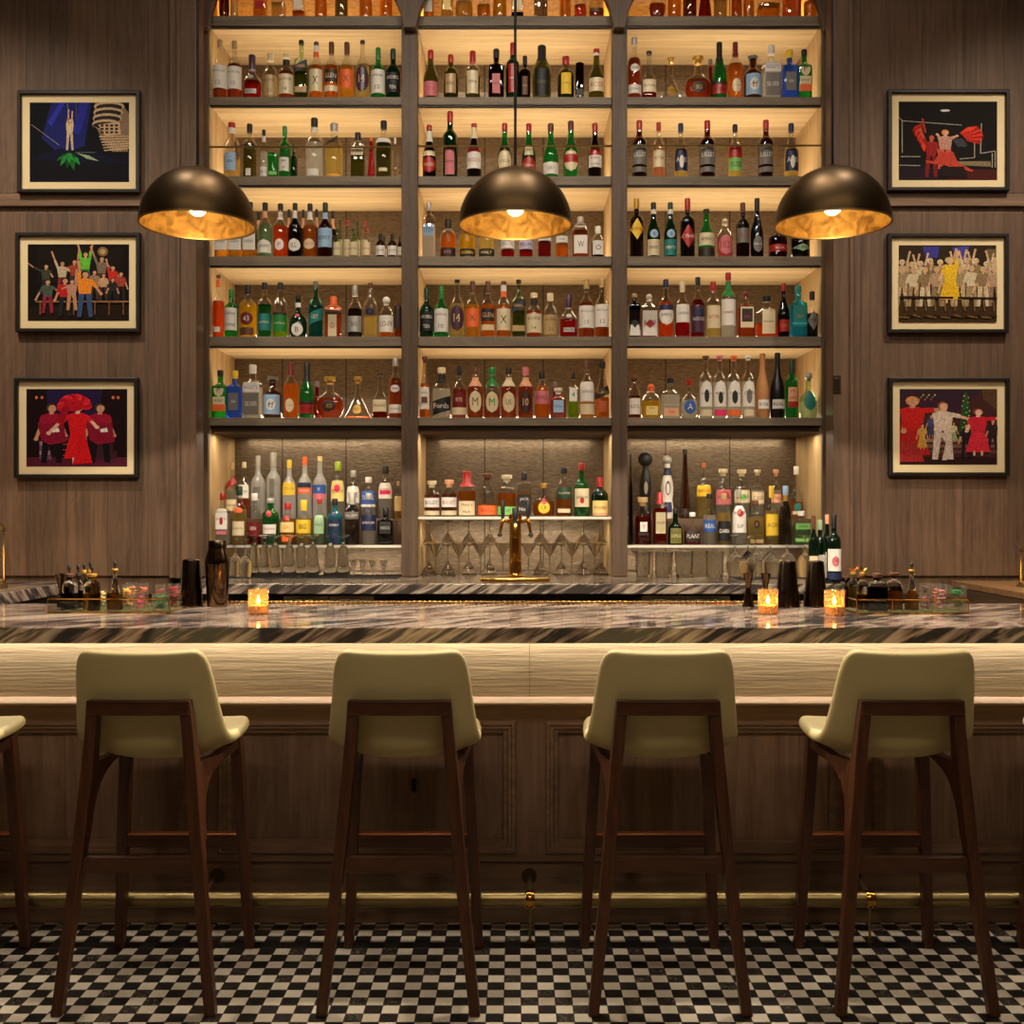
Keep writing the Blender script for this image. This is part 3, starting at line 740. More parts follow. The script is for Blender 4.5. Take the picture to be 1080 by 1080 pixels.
ORD = ['first', 'second', 'third', 'fourth', 'fifth', 'sixth', 'seventh', 'eighth', 'ninth', 'tenth', 'eleventh', 'twelfth', 'thirteenth', 'fourteenth']
ALLB = []
def bottle(spec, x, y, z, W, H, place, name='liquor_bottle', group=None, place_desc=None):
    t = spec.split()
    st, gl, lq, cp = t[0], t[1], t[2], t[3]
    prof, nr, dr = ST[st]
    lab = [u for u in t[4:]]
    col, fill = (lq.split(':') + ['0'])[:2] if lq != '-' else (None, 0)
    fill = int(fill) / 100
    cc, cl = (cp.split(':') + ['12'])[:2]; cl = int(cl) / 100
    # description
    opaque = gl.isupper()
    gw = WORD[gl.lower()]
    body = WORD[col] if (col and gl in ('cl', 'fr', 'ware') and fill > .3) else gw
    words = body + ' ' + SW[st] + ' bottle'
    bits = []
    if lab:
        c0 = lab[0].split(',')[3]
        bits.append(WORD[c0] + {'o': ' oval', 'd': ' diamond', 's': ' slanted'}.get(lab[0][0], '') + ' label')
    if cc != '.': bits.append(WORD[cc.rstrip('^*')] + (' stopper' if cc[-1] in '^*' else ' cap'))
    desc = words + (' with ' + ' and '.join(bits) if bits else '') 
    if len((desc + ', ' + place).split()) > 16: desc = words + (', ' + bits[0] if bits else '')
    if len((desc + ', ' + place).split()) > 16: desc = words
    root = thing(name, (x, y, z), desc + ', ' + place, 'bottle', group)
    capped = cc != '.'
    htop = 1 - cl * .55 if capped else 1.0
    gm = plain('glazed_' + WORD[gl.lower()].replace(' ', '_').replace('-', '_'), RGB[gl.lower()], .28 if gl != 'CY' else .6, spec=.5) if opaque else glass(gl)
    k = 1.0
    body_mesh(prof, nr, dr, W, H, 0, htop).build('glass_body', gm, root, True)
    if col and fill:
        body_mesh(prof, nr, dr, W, H, .018, fill, .93).build('liquid', liquid(col), root, True)
    if capped:
        kind = cc[-1] if cc[-1] in '^*' else ''
        c = cc.rstrip('^*'); r = nr * W / 2
        if st == 'x': r *= .3
        h0 = (1 - cl) * H
        if kind == '*':
            R = cl * H * .5; pr = [(r * .9, h0 - R * .3), (r * .9, h0)] + [(max(.0004, R * math.sin(a * PI / 8)), h0 + R - R * math.cos(a * PI / 8)) for a in range(1, 9)]
        elif kind == '^':
            pr = [(r * .92, h0 - .006), (r * .92, h0 + cl * H * .35), (r * 1.42, h0 + cl * H * .36), (r * 1.45, H * .99), (r * 1.3, H)]
        else:
            rl = max(r, prof_at(prof, nr, 1 - cl)[0] * W / 2)
            pr = [(rl * 1.07, h0), (r * 1.10, h0 + cl * H * .3), (r * 1.12, H * .985), (r * .95, H)]
        MB().lathe(pr, n=16).build('cap', paint(c, .35), root, True)
    first = None
    for i, u in enumerate(lab):
        p = u.split(',')
        kind = p[0][0]; h0 = int(p[0][1:]) / 100; h1 = int(p[1]) / 100; w = int(p[2]) / 100
        lay = .0012 + .0006 * i
        nm = 'label' if i == 0 else ('neck_label' if h0 > .62 else 'label_band')
        o = patch(kind, prof, nr, dr, W, H, h0, h1, w, lay).build(nm, paint(p[3], .55), first if first else root, False, fix=False)
        if first is None: first = o
        if len(p) > 4:
            txt, tcol = (p[4].split('/') + ['bk'])[:2]
            lines = txt.split('|'); n = len(lines)
            for li, tx in enumerate(lines):
                hh = (h1 - h0) / n
                hc = h1 - hh * (li + .5)
                lettering(tx.replace('_', ' '), prof, nr, dr, W, H, hc, w * (.80 if len(tx) > 3 else .45), hh * .36, lay + .0008).build('lettering', paint(tcol, .5), first, False, fix=False)
    return root

S = dict(
 mac1='m cl rb:20 ta:14 r17,55,95,wh,MACALLAN|12/gy', mac2='m cl rb:60 ta:14 r16,54,95,wh,MACALLAN|15/gy', dal='w cl rd:42 pu:32 r12,22,55,sv,DALMORE/nv o44,54,34,sv',
 bal1='k cl py:50 cr:16 r6,50,88,ta,BALVENIE|21/br', bal2='k cl rb:60 cr:9 r10,52,92,cr,BALVENIE|14/br r72,86,100,bk', jwb='q pg ol:46 bk:7 s48,60,98,nv,LABEL/go r10,20,96,ta',
 gx='m cl am:58 br:7 r12,50,88,cr,X/db r82,93,100,wh r72,82,100,od', glen='m cl am:58 br:21 r28,50,88,db,GLEN/cr r12,22,84,cr', gorig='m cl sa:58 br:21 r18,50,84,od,X/br',
 oban='m cl py:58 bk:5 o10,56,92,pu,14/py', lap='m gn - gn:24 r10,55,94,wh,LAPHROAIG|10/dg', ard='m dg - dg:22 r12,50,94,bk,ARDBEG|TEN/wh',
 ferr='t cl rb:66 sv:12 o42,55,66,wh,1840/br r8,22,90,wh,COGNAC/br', henv='f cl dr:40 db:6 r14,40,88,cr,Hennessy/br', para='l cl od:5 go^:12 o10,34,42,go,PARADIS/br',
 xo='d cl rb:50 go^:14 o16,44,48,db,XO/go', vsop='s gn - bk:34 r8,24,92,rd,VSOP/bk r24,30,96,db', cour='v cl am:62 dr:24 o10,35,56,cr,COURVOISIER/br', monk='k br - gy^:10 r9,56,86,lb,47/nv o18,46,48,wh,M/nv',
 nol="q cl cl:58 wh:16 r48,66,90,wh,NOLET'S/bl r6,46,84,gy,SILVER/wh", bgin='q bl - ye:17 r16,52,62,gy,GIN/wh', jag='q gn - bk:12 o44,74,66,cr,P/dg r28,44,80,cr,BOTANIST/dg r14,28,90,od',
 # second shelf, middle
 c1='s ol - rd:18 r5,34,92,pk,VIN/rd', c2='b ol ol:55 rd:18 r12,54,70,ta,WINE/br', c3='b cl ol:48 rd:24 r10,56,72,cr,TOKAJI/br', c4='q db - bk:18 r10,48,50,pk,PORTO/db',
 c5='b dg - rd:22 r10,60,60,rd,VERMUT/cr', c6='b db - bk:20 r8,50,50,br,AMARO/cr', c7='k ol - bk:30 r5,54,70,bk,TONIC/ol', c8='k ol ol:55 rd:20 r10,58,58,ye,SAUTERNES/br', c9='x db - . r8,80,80,bk', c10='s ol - rd:14 r14,40,92,cr,ROSE/rd r86,91,100,wh',
 # third shelf, left
 d1='k cl py:40 rd:9 r12,44,64,lb,RUM/nv r80,90,100,wh', d2='b cl ol:62 bk:16 r3,16,34,wh', d3='k cl cl:55 bk:12 r2,22,80,wh,No.3/bl r74,86,100,wh', d4='x gn - . r10,84,86,lg', d5='b gn - gn:18 r12,38,78,wh,BAI|JIU/dg', d6='b dg - dg:20',
 d7='b cl cl:58 bk:14 r3,14,62,wh r76,84,100,wh', d8='k cl py:62 sv:15 s64,72,96,db r0,6,80,sa', d9='Q cl ol:54 db:18 r48,66,86,cr,AGED/br', d10='n od od:90 od:10', d11='b cl ol:60 bk:14 r60,68,90,wh r10,16,50,cr',
 # third shelf, middle
 e1='s db - rd:10 o8,40,92,rd,ROUGE/cr r40,50,90,cr r68,88,100,wh', e2='b dg - rd:16 r4,42,60,pk,PIMMS/dr', e3='s db - rd:7 r16,46,92,wh,ROSSO/rd r46,52,94,rd r72,92,100,cr', e4='s gn rb:60 rd:14 o6,52,90,cr,COCCHI/br', e5='s gn rb:50 rd:15 o4,38,90,rd,TORINO/cr r40,56,60,cr',
 e6='s gn - br:16 r6,27,95,wh,DRY/gy', e7='s gn - br:16 o10,50,88,cr,CARPANO/rd r26,40,92,rd', e8='s db - rd:16 r18,40,90,wh,PUNT|E_MES/dr r40,52,80,rd',
 # third shelf, right
 f1='b dr dr:60 rd:16 r22,56,95,gy,LILLET/wh r9,18,95,gy', f2='m cl pe:58 rd:15 r18,50,84,cr,BITTER/rd', f3='s cl py:55 nv:16 r12,52,90,nv,ANIS/wh o16,40,30,wh', f5='m cl py:58 bk:14 r12,36,90,lg,SUZE/dg r36,60,92,rd',
 # fourth shelf, left
 g1='q cl sa:16 bk:12 r13,44,92,wh,SHERRY/gy', g4='m cl pg:60 bk:14 a8,32,90,wh,CHERRY/dr r72,84,90,pe', g5='m cl od:58 bk:12 o12,34,60,wh,P/rd r70,84,90,wh,RX/rd', g6='m bk - bk:13 o10,34,86,wh,ILL/bk r72,86,90,wh',
 g7='m cl am:58 bk:13 o14,34,72,cr,PEACH/od r70,84,90,wh', g8='m dr - dg:16 r18,52,92,lb,BERRY/nv r70,82,90,lb', hd='m db - bk:16 r64,84,92,pe', sm='k pg py:50 dg:12 r6,52,88,cr,BITTER/dg', sr='k cl am:50 rd:12 r6,52,88,cr,BITTER/rd', dr='k db - bk:28 r8,48,92,wh,DROPS/gy',
 # fourth shelf, middle
 h1='Q cl cl:60 sv:12 r38,60,86,lb,1724/bl', h2='k cl am:62 db:24 r2,24,92,db,RYE/pk', h3='k cl ye:62 db:24 r2,22,92,bk,CORN/ye', h4='k cl py:62 db:24 r2,22,92,bk,MALT/py', h5='k cl rd:20 cr:12 r22,45,92,wh,SLOE/gy', h6='k cl rd:20 cr:12 r20,42,92,lv,PLUM/pu',
 h7='k cl dr:40 cr:12 r41,52,90,wh,FIG/gy', h8='k cl am:34 cr:12 r36,52,90,wh,OAK/gy', h9='a cl rb:66 sv:20 r10,54,80,wh,W/bk', h10='k cl db:50 cl:20 r8,52,80,wh,O/bk',
 # fourth shelf, right
 i1='b db - go:18 d29,65,96,ye,AVERNA/rd', i2='s dg - bk:15 r3,32,90,cr,FERNET/db o34,50,60,lb,B/nv r79,87,100,wh', i3='s dg - dg:15 r3,32,90,tl,MENTA/wh o34,50,60,lb,B/nv r79,87,100,wh', i4='b bk - rd:20 d15,55,96,rd,CYNAR/wh', i5='s gn - db:9 r24,50,92,cr,AMARO/db r2,20,96,db',
 i6='k cl pk:52 cr*:14 o6,56,86,pk,1821/rd', i7='b db - br:18 r26,52,92,gy,NONINO/rd', i8='s bk - bk:22 o8,36,70,gy,BAROLO/wh', i9='b dr dr:60 bk:14 r18,38,98,rd,ROSA/wh', i10='b bk - bk:14 d18,40,98,pg,ALPINA/bk',
 # fifth shelf, left
 j1='m cl od:58 br:5 r8,16,50,wh r80,92,90,od', j2='b gn - gn:18 r14,60,90,wh,CHINA|CHINA/dg', j3='b cl ye:66 bk:18 o22,48,72,dr,43/wh r4,18,76,br', j4='b cl gn:60 bk:13 r12,42,92,tl,CHARTREUSE/cr', j5='b cl li:44 bk:13 r10,40,92,gn,CHARTREUSE/cr r40,45,92,db', j6='o dg - bk:10 o3,34,64,wh,B/bk r72,82,100,wh o48,56,32,rd',
 j7='v tl tl:56 gy:10 s26,46,94,tl,GET/cr', j8='Q cl rb:62 od:28 r2,54,52,cr,O/rd r54,60,92,db', j9='m cl db:55 sv:20 r10,40,88,sv,StG/nv', j10='v cl py:40 br:10 o40,52,60,nv,1/go n20,24,8,go', j11='k cl am:50 cl*:18 r12,52,90,wh,LO-FI/br', j12='m cl rb:62 br:12 r16,62,92,db',
 # fifth shelf, right
 k1='Q bk - ta*:13 r3,60,94,wh,TYPE/bk d20,40,60,bk', k2='Q cl rd:62 wh*:14 r3,60,92,wh,RASP/dr d20,40,60,rd', k3='m cl od:60 nv:14 o20,56,92,wh,APEROL/nv r46,55,92,nv', k4='m cl rd:60 cr:18 r26,58,86,wh,CAMPARI/nv', k5='m cl dr:62 bk:14 r8,52,94,pu,ROUGE/wh r34,46,60,nv', k6='b cl py:58 rd:16 r16,56,88,cr,BITTER/rd',
 k7='b cl cl:58 rd:12 r18,58,96,wh,LUXARDO/rd r62,86,100,gn', k8='q cl rb:70 dr*:14 r20,66,74,cr,AMA/rd r32,60,60,db', k9='q cl od:34 bk:14 r8,66,60,cr,DISARONNO/br', k10='s db - rd:14 r10,32,80,rd,ELISIR/go', k11='q aq aq:60 tl:12 r20,60,78,tl,EAU/go r24,28,90,aq', k12='k cl bk:52 bk:18 d14,58,94,gy,MR/bk',
 # sixth shelf, middle
 n1='s cl am:56 br^:8 r14,50,84,wh,ANGELS|ENVY/br r24,34,50,br', n2='k cl cl:58 cr:10 s10,38,98,bk,Fords/wh r68,86,90,bk', n3='m cl rb:56 bk:18 o20,50,94,dr,RYE/cr r6,20,90,cr', n4='k cl rb:62 br:14 o10,54,76,cr,M/br r62,80,90,pe', n5='k cl rb:46 gn:14 o10,52,76,cr,M/gn r62,82,90,gn', n6='k cl rb:62 db:14 o10,52,76,cr,US/br r62,80,90,cr', n7='k cl rb:62 pk:14 o8,54,76,db,10/pe r62,80,90,pe',
 n8='k cl am:70 bk:16 r30,58,95,pk,SMALL/dr', n9='q cl rb:62 wh^:15 r18,58,62,lb,KOVAL/nv', n10='q cl li:48 bk:16 r36,66,72,wh,4/gn', n11="m cl sa:30 br:18 r28,62,88,wh,DEWAR'S/gy r6,24,88,cr", n12='s cl am:36 bk:12 s38,52,98,bk,BLACK/go r10,30,60,rb',
 # sixth shelf, right
 o1='k cl dr:52 br*:16 r8,45,82,wh,AZUL/bk', o2='k cl ye:50 od*:20 r8,34,60,py,DON|J/br', o3='q cl cl:58 bk:14 r5,24,80,pe,TEQ/br r31,34,95,sv', o4='o cl cl:45 rd^:14 o10,48,66,bl,A/wh', o5='b cl cl:58 br^:6 a18,60,86,wh,OAXACA/bk o24,46,34,bk r3,13,76,cr', o6='b cl cl:58 pk^:6 a18,60,86,wh,MEZCAL/bk o22,42,34,bk r3,13,80,mg',
 o7='b cl cl:58 od^:6 a18,60,86,wh,TOBALA/bk o22,44,40,bk r3,13,80,od', o8='b cl cl:58 wh^:6 a18,60,86,wh,JOVEN/bk o22,46,40,gy r3,13,70,cr', o9='s CY - cy:10 r14,28,72,wh,ROSA/bk', o10='s BK - bk:10 r14,28,80,wh,REAL/bk', o11='b gn - dg:24 r28,52,70,pe,LOS|DANZ/dr r18,28,70,rd', o12='o pg cl:35 sv*:18 o16,60,66,tl',
 # lowest shelves, left back row
 p1='m cl cl:50 ta:12 r14,34,80,cr,HANSON/br s58,72,96,rd', p2='m cl od:34 cr:10 r36,60,86,wh,VODKA/tl', p3='m fr - sv:16 r10,50,46,gy,BELVEDERE/wh', p4='t fr - sv:20 r12,60,34,gy,FRIS/bk', p5='m fr - ye:14 r40,62,88,ye,CITRON/gy', p6='m fr - od:14 r40,50,90,od,ORANGE/wh r50,58,90,nv', p7='m fr - py:8 r40,54,90,bl,V/wh r32,40,88,pk',
 p8='k cl cl:55 li:16 r30,66,88,py,PEACH/rd o46,60,40,mg', p9='k cl cl:55 sv:14 r32,66,88,wh,SKYE/bk', p10='k cl cl:55 cl:14 r34,66,92,bl,TITOS/wh r28,34,92,wh', p11='k cl cl:55 bk:14 r38,68,86,wh,KETEL/rd r46,54,70,mg', p12='m cl sa:55 ta:12 r20,60,90,ta',
 # left front row
 q1='q cl cl:60 rd:14 r30,70,84,wh,BEEFEATER/rd r20,27,72,pk o38,54,24,rd', q2='k cl py:60 dg:16 r16,40,80,cr,PLYMOUTH/dg o54,64,66,od', q3='k cl rd:24 cl:14 r20,44,90,dr,GIN/wh', q4='g gn - sv:10 r24,44,82,wh,TANQUERAY/rd o60,74,34,rd', q5='k cl sa:60 rd:16 r30,54,88,py,GIN/od o56,70,40,rd r8,24,60,od', q6='k cl py:60 ye:24 r26,56,94,ye,BIG/bk', q7='m cl pg:60 rd:12 r24,64,66,pg,FORDS/gy', q8='b aq aq:60 bk:15 r30,56,78,nv,BOMBAY/wh o62,72,40,nv r2,26,60,nv', q9='g gy - sv:22 r50,64,86,gy,No.209/wh', q10='k cl cl:56 sv:12 r28,58,96,nv,AVIATION/wh o62,74,40,nv', q11='q bk - bk:20 r30,62,70,bk,NIKKA/sv',
 # lowest middle
 t1='k cl rb:62 cr^:16 r26,52,92,wh,BULLEIT/bk r4,16,92,cr', t2='k cl rb:62 pe^:18 r26,52,92,wh,BULLEIT/rd r4,16,92,cr', t3="k cl am:56 rd:34 r3,34,84,cr,Maker's|Mark/br", t4='k cl am:30 br^:14 r4,26,96,od,BASIL/rd', t5='k cl am:56 cr^:14 r4,24,96,lg,RYE/dg', t6='Q cl am:54 bk:18 r6,50,88,bk,JACK|No.7/wh', t7='o cl am:44 go:14 o8,46,52,ye,CR/br d34,56,36,rd', t8='k cl am:58 bk:12 r36,60,88,dg,TULLAMORE/cr r8,16,72,cr', t9='m gn - rd:14 r18,52,88,cr,JAMESON/dg o24,36,26,rd', t10='m dg - rd:25 r4,40,88,py,POWERS/rd r2,9,88,pe',
 # lowest right back row
 u2='c BK - bk*:22 o36,56,30,sv r6,26,30,db', u3='c WH - sv*:15 o36,60,40,nv o38,56,26,wh r68,80,98,nv r10,26,60,nv', u4='n br am:50 bk:8 r6,14,70,db', u5='m cl py:55 rb:8 r40,60,90,ye,ESPOLON/rd', u6='k cl cl:55 cr^:12 r28,58,92,pk,HERRA/bk o40,56,50,rd', u7='k cl cl:55 cr^:12 r32,58,92,cr,DURA/dg o36,50,40,lg', u8='b cl cl:58 cr^:10 r30,54,90,cr,CASA/br', u9='b cl cl:58 pe^:12 r32,50,90,pe,CASA/br', u10='f cl am:32 cl:16 o14,30,50,tl r8,14,70,cr',
 # lowest right front row
 w1='b db - bk:14', w2='k cl dr:62 ta^:16 r28,48,40,wh,T/rd r20,26,60,db', w3='Q cl rd:70 rd:22 r22,62,70,cr,RHUM/br', w4='w dg - bk:14 r4,46,70,ol,DIPLO/cr', w5='w cl rd:44 cl:12 r10,44,84,db,PLANT/wh', w6='k cl cl:58 bk:10 r26,48,90,bl,REAL/wh', w7='k cl py:62 ta:12 r8,46,90,bk,DARK/wh', w8='m cl cl:58 sv:14 r22,70,90,wh,BACARDI|SUP/bk o50,66,44,rd', w9='q cl py:62 br:12 o36,56,36,db,B/go r4,12,80,ta',
 w10='m cl py:58 ye:20 r16,52,86,ye,AGRI/br', w11='k gy - lb:16 r74,84,100,go', w12='Q cl pg:58 cl:14 r10,20,96,lg r46,64,88,lg,CANA/dg',
 # wine
 x1='b dg - br:20 r8,40,90,cr,VINO/br', x2='b dg - pg:16 r6,44,92,wh,BIANCO/gy o24,34,36,lv', x3='b dg - pe:14 r6,44,92,wh,ROSSO/gy', x4='b dg - bk:20 r18,50,94,wh,CAB/br o24,40,50,pk r6,16,90,nv',
)
S['j10'] = S['j10'].replace(' n20,24,8,go', '')

# shelf rows: (shelf, bay, back?, x0, y0, scale, z of base in crop or None, entries "zx0 zx1 ztop style")
A = 4.909
R1L = [(40,117,198,'mac1'),(120,200,205,'mac2'),(200,300,275,'dal'),(305,383,270,'bal1'),(385,470,270,'bal2'),(470,540,202,'jwb'),(545,620,210,'gx'),(622,700,210,'glen'),(702,780,212,'gorig'),(785,858,202,'oban'),(865,940,240,'lap'),(940,1020,245,'ard')]
R1C = [(55,135,252,'c1'),(160,238,277,'c2'),(272,352,257,'c3'),(393,475,247,'c4'),(483,555,215,'c5'),(553,612,285,'c6'),(620,720,227,'c7'),(750,838,285,'c8'),(843,888,325,'c9'),(910,995,245,'c10')]
R1R = [(33,105,187,'ferr'),(103,187,257,'henv'),(187,327,283,'para'),(327,470,278,'xo'),(470,548,212,'vsop'),(548,635,210,'cour'),(635,730,282,'monk'),(730,825,225,'nol'),(828,915,250,'bgin'),(910,985,250,'jag')]
R2L = [(100,190,137,'d1'),(200,275,145,'d2'),(290,332,178,'d3'),(334,384,300,'d4'),(388,450,158,'d5'),(525,620,113,'d7'),(628,722,140,'d8'),(760,835,190,'d9'),(848,886,218,'d10'),(888,975,128,'d11')]
R2C = [(52,123,152,'e1'),(155,235,80,'e2'),(280,358,142,'e3'),(440,515,142,'e4'),(565,640,143,'e5'),(675,757,142,'e6'),(780,860,130,'e7'),(908,982,142,'e8')]
R2R = [(55,135,127,'f1'),(160,230,137,'f2'),(273,345,143,'f3'),(405,488,127,'f1'),(553,627,148,'f5'),(710,790,125,'f1'),(843,918,143,'f3')]
R3L = [(58,130,110,'g1'),(131,203,110,'g1'),(204,276,110,'g1'),(278,357,112,'g4'),(358,436,117,'g5'),(437,508,115,'g6'),(512,588,117,'g7'),(590,668,112,'g8'),(670,713,250,'sm'),(753,800,248,'sm'),(820,865,250,'sr'),(890,940,275,'dr'),(951,1000,277,'dr'),(1003,1025,290,'dr')]
R3LB = [(262,305,165,'hd'),(420,462,150,'hd'),(495,535,152,'hd'),(563,605,148,'hd'),(645,690,157,'hd'),(695,717,205,'sm'),(722,762,205,'sr'),(780,812,213,'sm'),(815,850,208,'sr'),(921,947,288,'dr')]
R3C = [(50,120,113,'h1'),(142,228,197,'h2'),(242,328,200,'h3'),(342,428,200,'h4'),(457,530,190,'h5'),(550,625,190,'h6'),(648,720,190,'h7'),(740,808,190,'h8'),(825,915,185,'h9'),(925,995,235,'h10')]
R3R = [(43,117,90,'i1'),(133,203,112,'i2'),(220,290,112,'i3'),(305,383,90,'i4'),(398,485,145,'i5'),(495,580,192,'i6'),(595,665,113,'i7'),(670,738,90,'i8'),(763,862,225,'i9'),(880,978,225,'i10')]
R4L = [(35,99,70,'j1'),(107,178,145,'j2'),(183,275,123,'j3'),(278,352,110,'j4'),(357,435,110,'j5'),(442,535,175,'j6'),(540,620,103,'j7'),(628,715,182,'j8'),(742,823,125,'j9'),(823,903,112,'j10'),(905,985,182,'j11'),(983,1026,132,'j12')]
R4C = [(33,110,138,'ard'),(112,188,130,'lap'),(193,270,95,'oban'),(272,350,103,'gorig'),(352,430,103,'glen'),(432,512,103,'gx'),(515,585,95,'jwb'),(588,672,163,'bal2'),(675,752,165,'bal1'),(760,858,168,'dal'),(860,942,95,'mac2'),(943,1020,88,'mac1')]
R4R = [(38,100,165,'k1'),(103,188,168,'k2'),(193,272,93,'k3'),(278,357,103,'k4'),(360,435,82,'k5'),(440,515,105,'k6'),(517,592,58,'k7'),(597,692,152,'k8'),(697,810,178,'k9'),(810,873,115,'k10'),(873,960,125,'k11'),(962,1026,157,'k12')]
R5L = [(40,120,148,'jag'),(120,203,150,'bgin'),(205,302,118,'nol'),(307,405,182,'monk'),(408,493,107,'cour'),(494,575,110,'vsop'),(578,728,180,'xo'),(728,868,180,'para'),(870,955,160,'henv'),(957,1027,85,'ferr')]
R5C = [(33,90,78,'n1'),(103,200,133,'n2'),(205,282,128,'n3'),(285,368,133,'n4'),(370,455,133,'n5'),(457,540,133,'n6'),(545,627,133,'n7'),(632,708,157,'n8'),(712,797,240,'n9'),(803,860,160,'n10'),(863,943,95,'n11'),(945,1022,103,'n12')]
R5R = [(35,103,172,'o1'),(105,206,217,'o2'),(208,302,188,'o3'),(308,398,195,'o4'),(403,474,73,'o5'),(475,546,73,'o6'),(547,620,73,'o7'),(622,693,70,'o8'),(695,770,62,'o9'),(771,848,58,'o10'),(850,918,93,'o11'),(925,1020,157,'o12')]
R6LB = [(110,178,187,'p1'),(178,240,183,'p2'),(242,320,150,'p3'),(323,397,133,'p4'),(407,478,172,'p5'),(485,560,155,'p6'),(563,638,153,'p7'),(657,733,180,'p8'),(738,811,225,'p9'),(813,892,260,'p10'),(902,980,205,'p11'),(985,1027,283,'p12')]
R6L = [(62,135,343,'q1'),(145,222,308,'q2'),(225,299,345,'q3'),(300,390,372,'q4'),(395,475,395,'q5'),(478,558,380,'q6'),(562,638,372,'q7'),(640,718,373,'q8'),(725,812,345,'q9'),(815,895,345,'q10'),(900,985,420,'q11')]
R6C = [(58,143,280,'t1'),(148,232,275,'t2'),(233,332,230,'t3'),(338,437,243,'t4'),(438,538,250,'t5'),(540,617,237,'t6'),(622,738,293,'t7'),(740,828,213,'t8'),(835,918,187,'t9'),(925,1015,260,'t10')]
R6RB = [(78,143,115,'u2'),(178,243,130,'u3'),(268,315,103,'u4'),(340,410,165,'u5'),(428,502,193,'u6'),(512,587,195,'u7'),(590,652,195,'u8'),(681,730,195,'u9'),(765,832,180,'u10')]
R6R = [(34,54,125,'w1'),(58,140,322,'w2'),(145,210,300,'w3'),(213,282,373,'w4'),(285,365,392,'w5'),(372,433,305,'w6'),(437,500,303,'w7'),(503,571,285,'w8'),(573,650,335,'w9'),(653,717,270,'w10'),(720,778,270,'w11'),(783,860,385,'w12')]
SHN = dict(r0='top', r1='second', r2='third', r3='fourth', r4='fifth', r5='sixth', r6='lowest')
BAYN = dict(L='left', C='middle', R='right')
def place_row(shelf, bay, lst, x0, y0, sc_, back=False):
    zsh = SH[shelf] if shelf in SH else (ZR if back and shelf == 'r6' else ZG[bay])
    for i, (a, c, tp, st) in enumerate(sorted(lst)):
        px = x0 + (a + c) / 2 / sc_
        base = YF + (.28 if shelf == 'r6' else .11) if back else YF + .012
        W0 = (c - a) / sc_
        Y = base + W0 * base / F / 2
        W = W0 * Y / F * .975
        zt = WZ(y0 + tp / sc_, Y - W / 2 * .6)
        ba, bc = bays['LCR'.index(bay)]; xw = min(max(WX(px, Y), ba + W / 2 + .003), bc - W / 2 - .003)
        pl = f"{ORD[i]} {'in back row ' if back else 'from left '}of {SHN[shelf]} shelf, {BAYN[bay]} bay" if not back else f"{ORD[i]} in back row, {SHN[shelf]} shelf, {BAYN[bay]} bay"
        if not back: pl = f"{ORD[i]} from left, {SHN[shelf]} shelf, {BAYN[bay]} bay"
        bottle(S[st], xw, Y, zsh + .0006, W, max(.06, zt - zsh), pl, group=f"bottles on the {SHN[shelf]} shelf of the {BAYN[bay]} bay")
place_row('r1', 'L', R1L, 215, 0, A); place_row('r1', 'C', R1C, 435, 0, A); place_row('r1', 'R', R1R, 655, 0, A)
S['mgb'] = 'o mg - gy:14'; S['clb'] = 'b cl - cl:12'  # magenta bottles stand in for pink reflections behind the front row
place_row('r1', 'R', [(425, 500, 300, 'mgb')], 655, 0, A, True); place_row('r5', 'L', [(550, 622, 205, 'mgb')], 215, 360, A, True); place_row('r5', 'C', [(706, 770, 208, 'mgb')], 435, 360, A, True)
place_row('r2', 'L', [(445, 485, 250, 'd6'), (975, 1006, 220, 'clb')], 215, 100, A, True)
place_row('r2', 'L', R2L, 215, 100, A); place_row('r2', 'C', R2C, 435, 100, A); place_row('r2', 'R', R2R, 655, 100, A)
place_row('r3', 'L', R3L, 215, 190, A); place_row('r3', 'L', R3LB, 215, 190, A, True); place_row('r3', 'C', R3C, 435, 190, A); place_row('r3', 'R', R3R, 655, 190, A)
place_row('r4', 'L', R4L, 215, 275, A); place_row('r4', 'C', R4C, 435, 275, A); place_row('r4', 'R', R4R, 655, 275, A)
place_row('r5', 'L', R5L, 215, 360, A); place_row('r5', 'C', R5C, 435, 360, A); place_row('r5', 'R', R5R, 655, 360, A)
place_row('r6', 'L', R6LB, 215, 450, A, True); place_row('r6', 'L', R6L, 215, 450, A)
place_row('r6', 'C', R6C, 435, 450, A)
place_row('r6', 'R', R6RB, 655, 450, 4.32, True); place_row('r6', 'R', R6R, 655, 450, 4.32)
# top shelf: only the feet of these show
T0 = dict(
 a1='o db - bk:12', a2='k cl cl:50 cl:12', a3='q cl sa:40 br:12 r15,30,60,rd', a4='q cl py:30 br:12', a5='q cl am:12 br:12 r14,40,70,wh', a6='b cl sa:50 br:12', a7='b ol - br:12', a8='k cl sa:50 br:12', a9='b cl sa:50 br:12',
 b1='b cl sa:50 br:12 r10,40,70,wh', b2='q cl py:50 br:12 r14,40,60,py', b3='o cl py:40 br:12', b4='o cl sa:30 br:12', b5='b cl ye:50 br:12', b6='q cl db:10 br:12 r14,40,70,cr', b7='q gy - br:12', b8='b cl sa:50 br:12', b9='k cl od:30 br:12', b10='o cl rb:20 br:12 r14,22,90,br',
 c1='d cl rb:40 go^:12', c2='b cl sa:50 br:12', c3='b br - br:12', c4='y cl dr:50 br:12', c5='k cl py:40 br:12', c6='o cl am:40 br:12', c7='b cl sa:40 br:12', c8='q cl sa:30 br:12', c9='q cl am:50 br:12', c10='b cl sa:30 br:12')
for k_, v_ in T0.items(): S['T' + k_] = v_
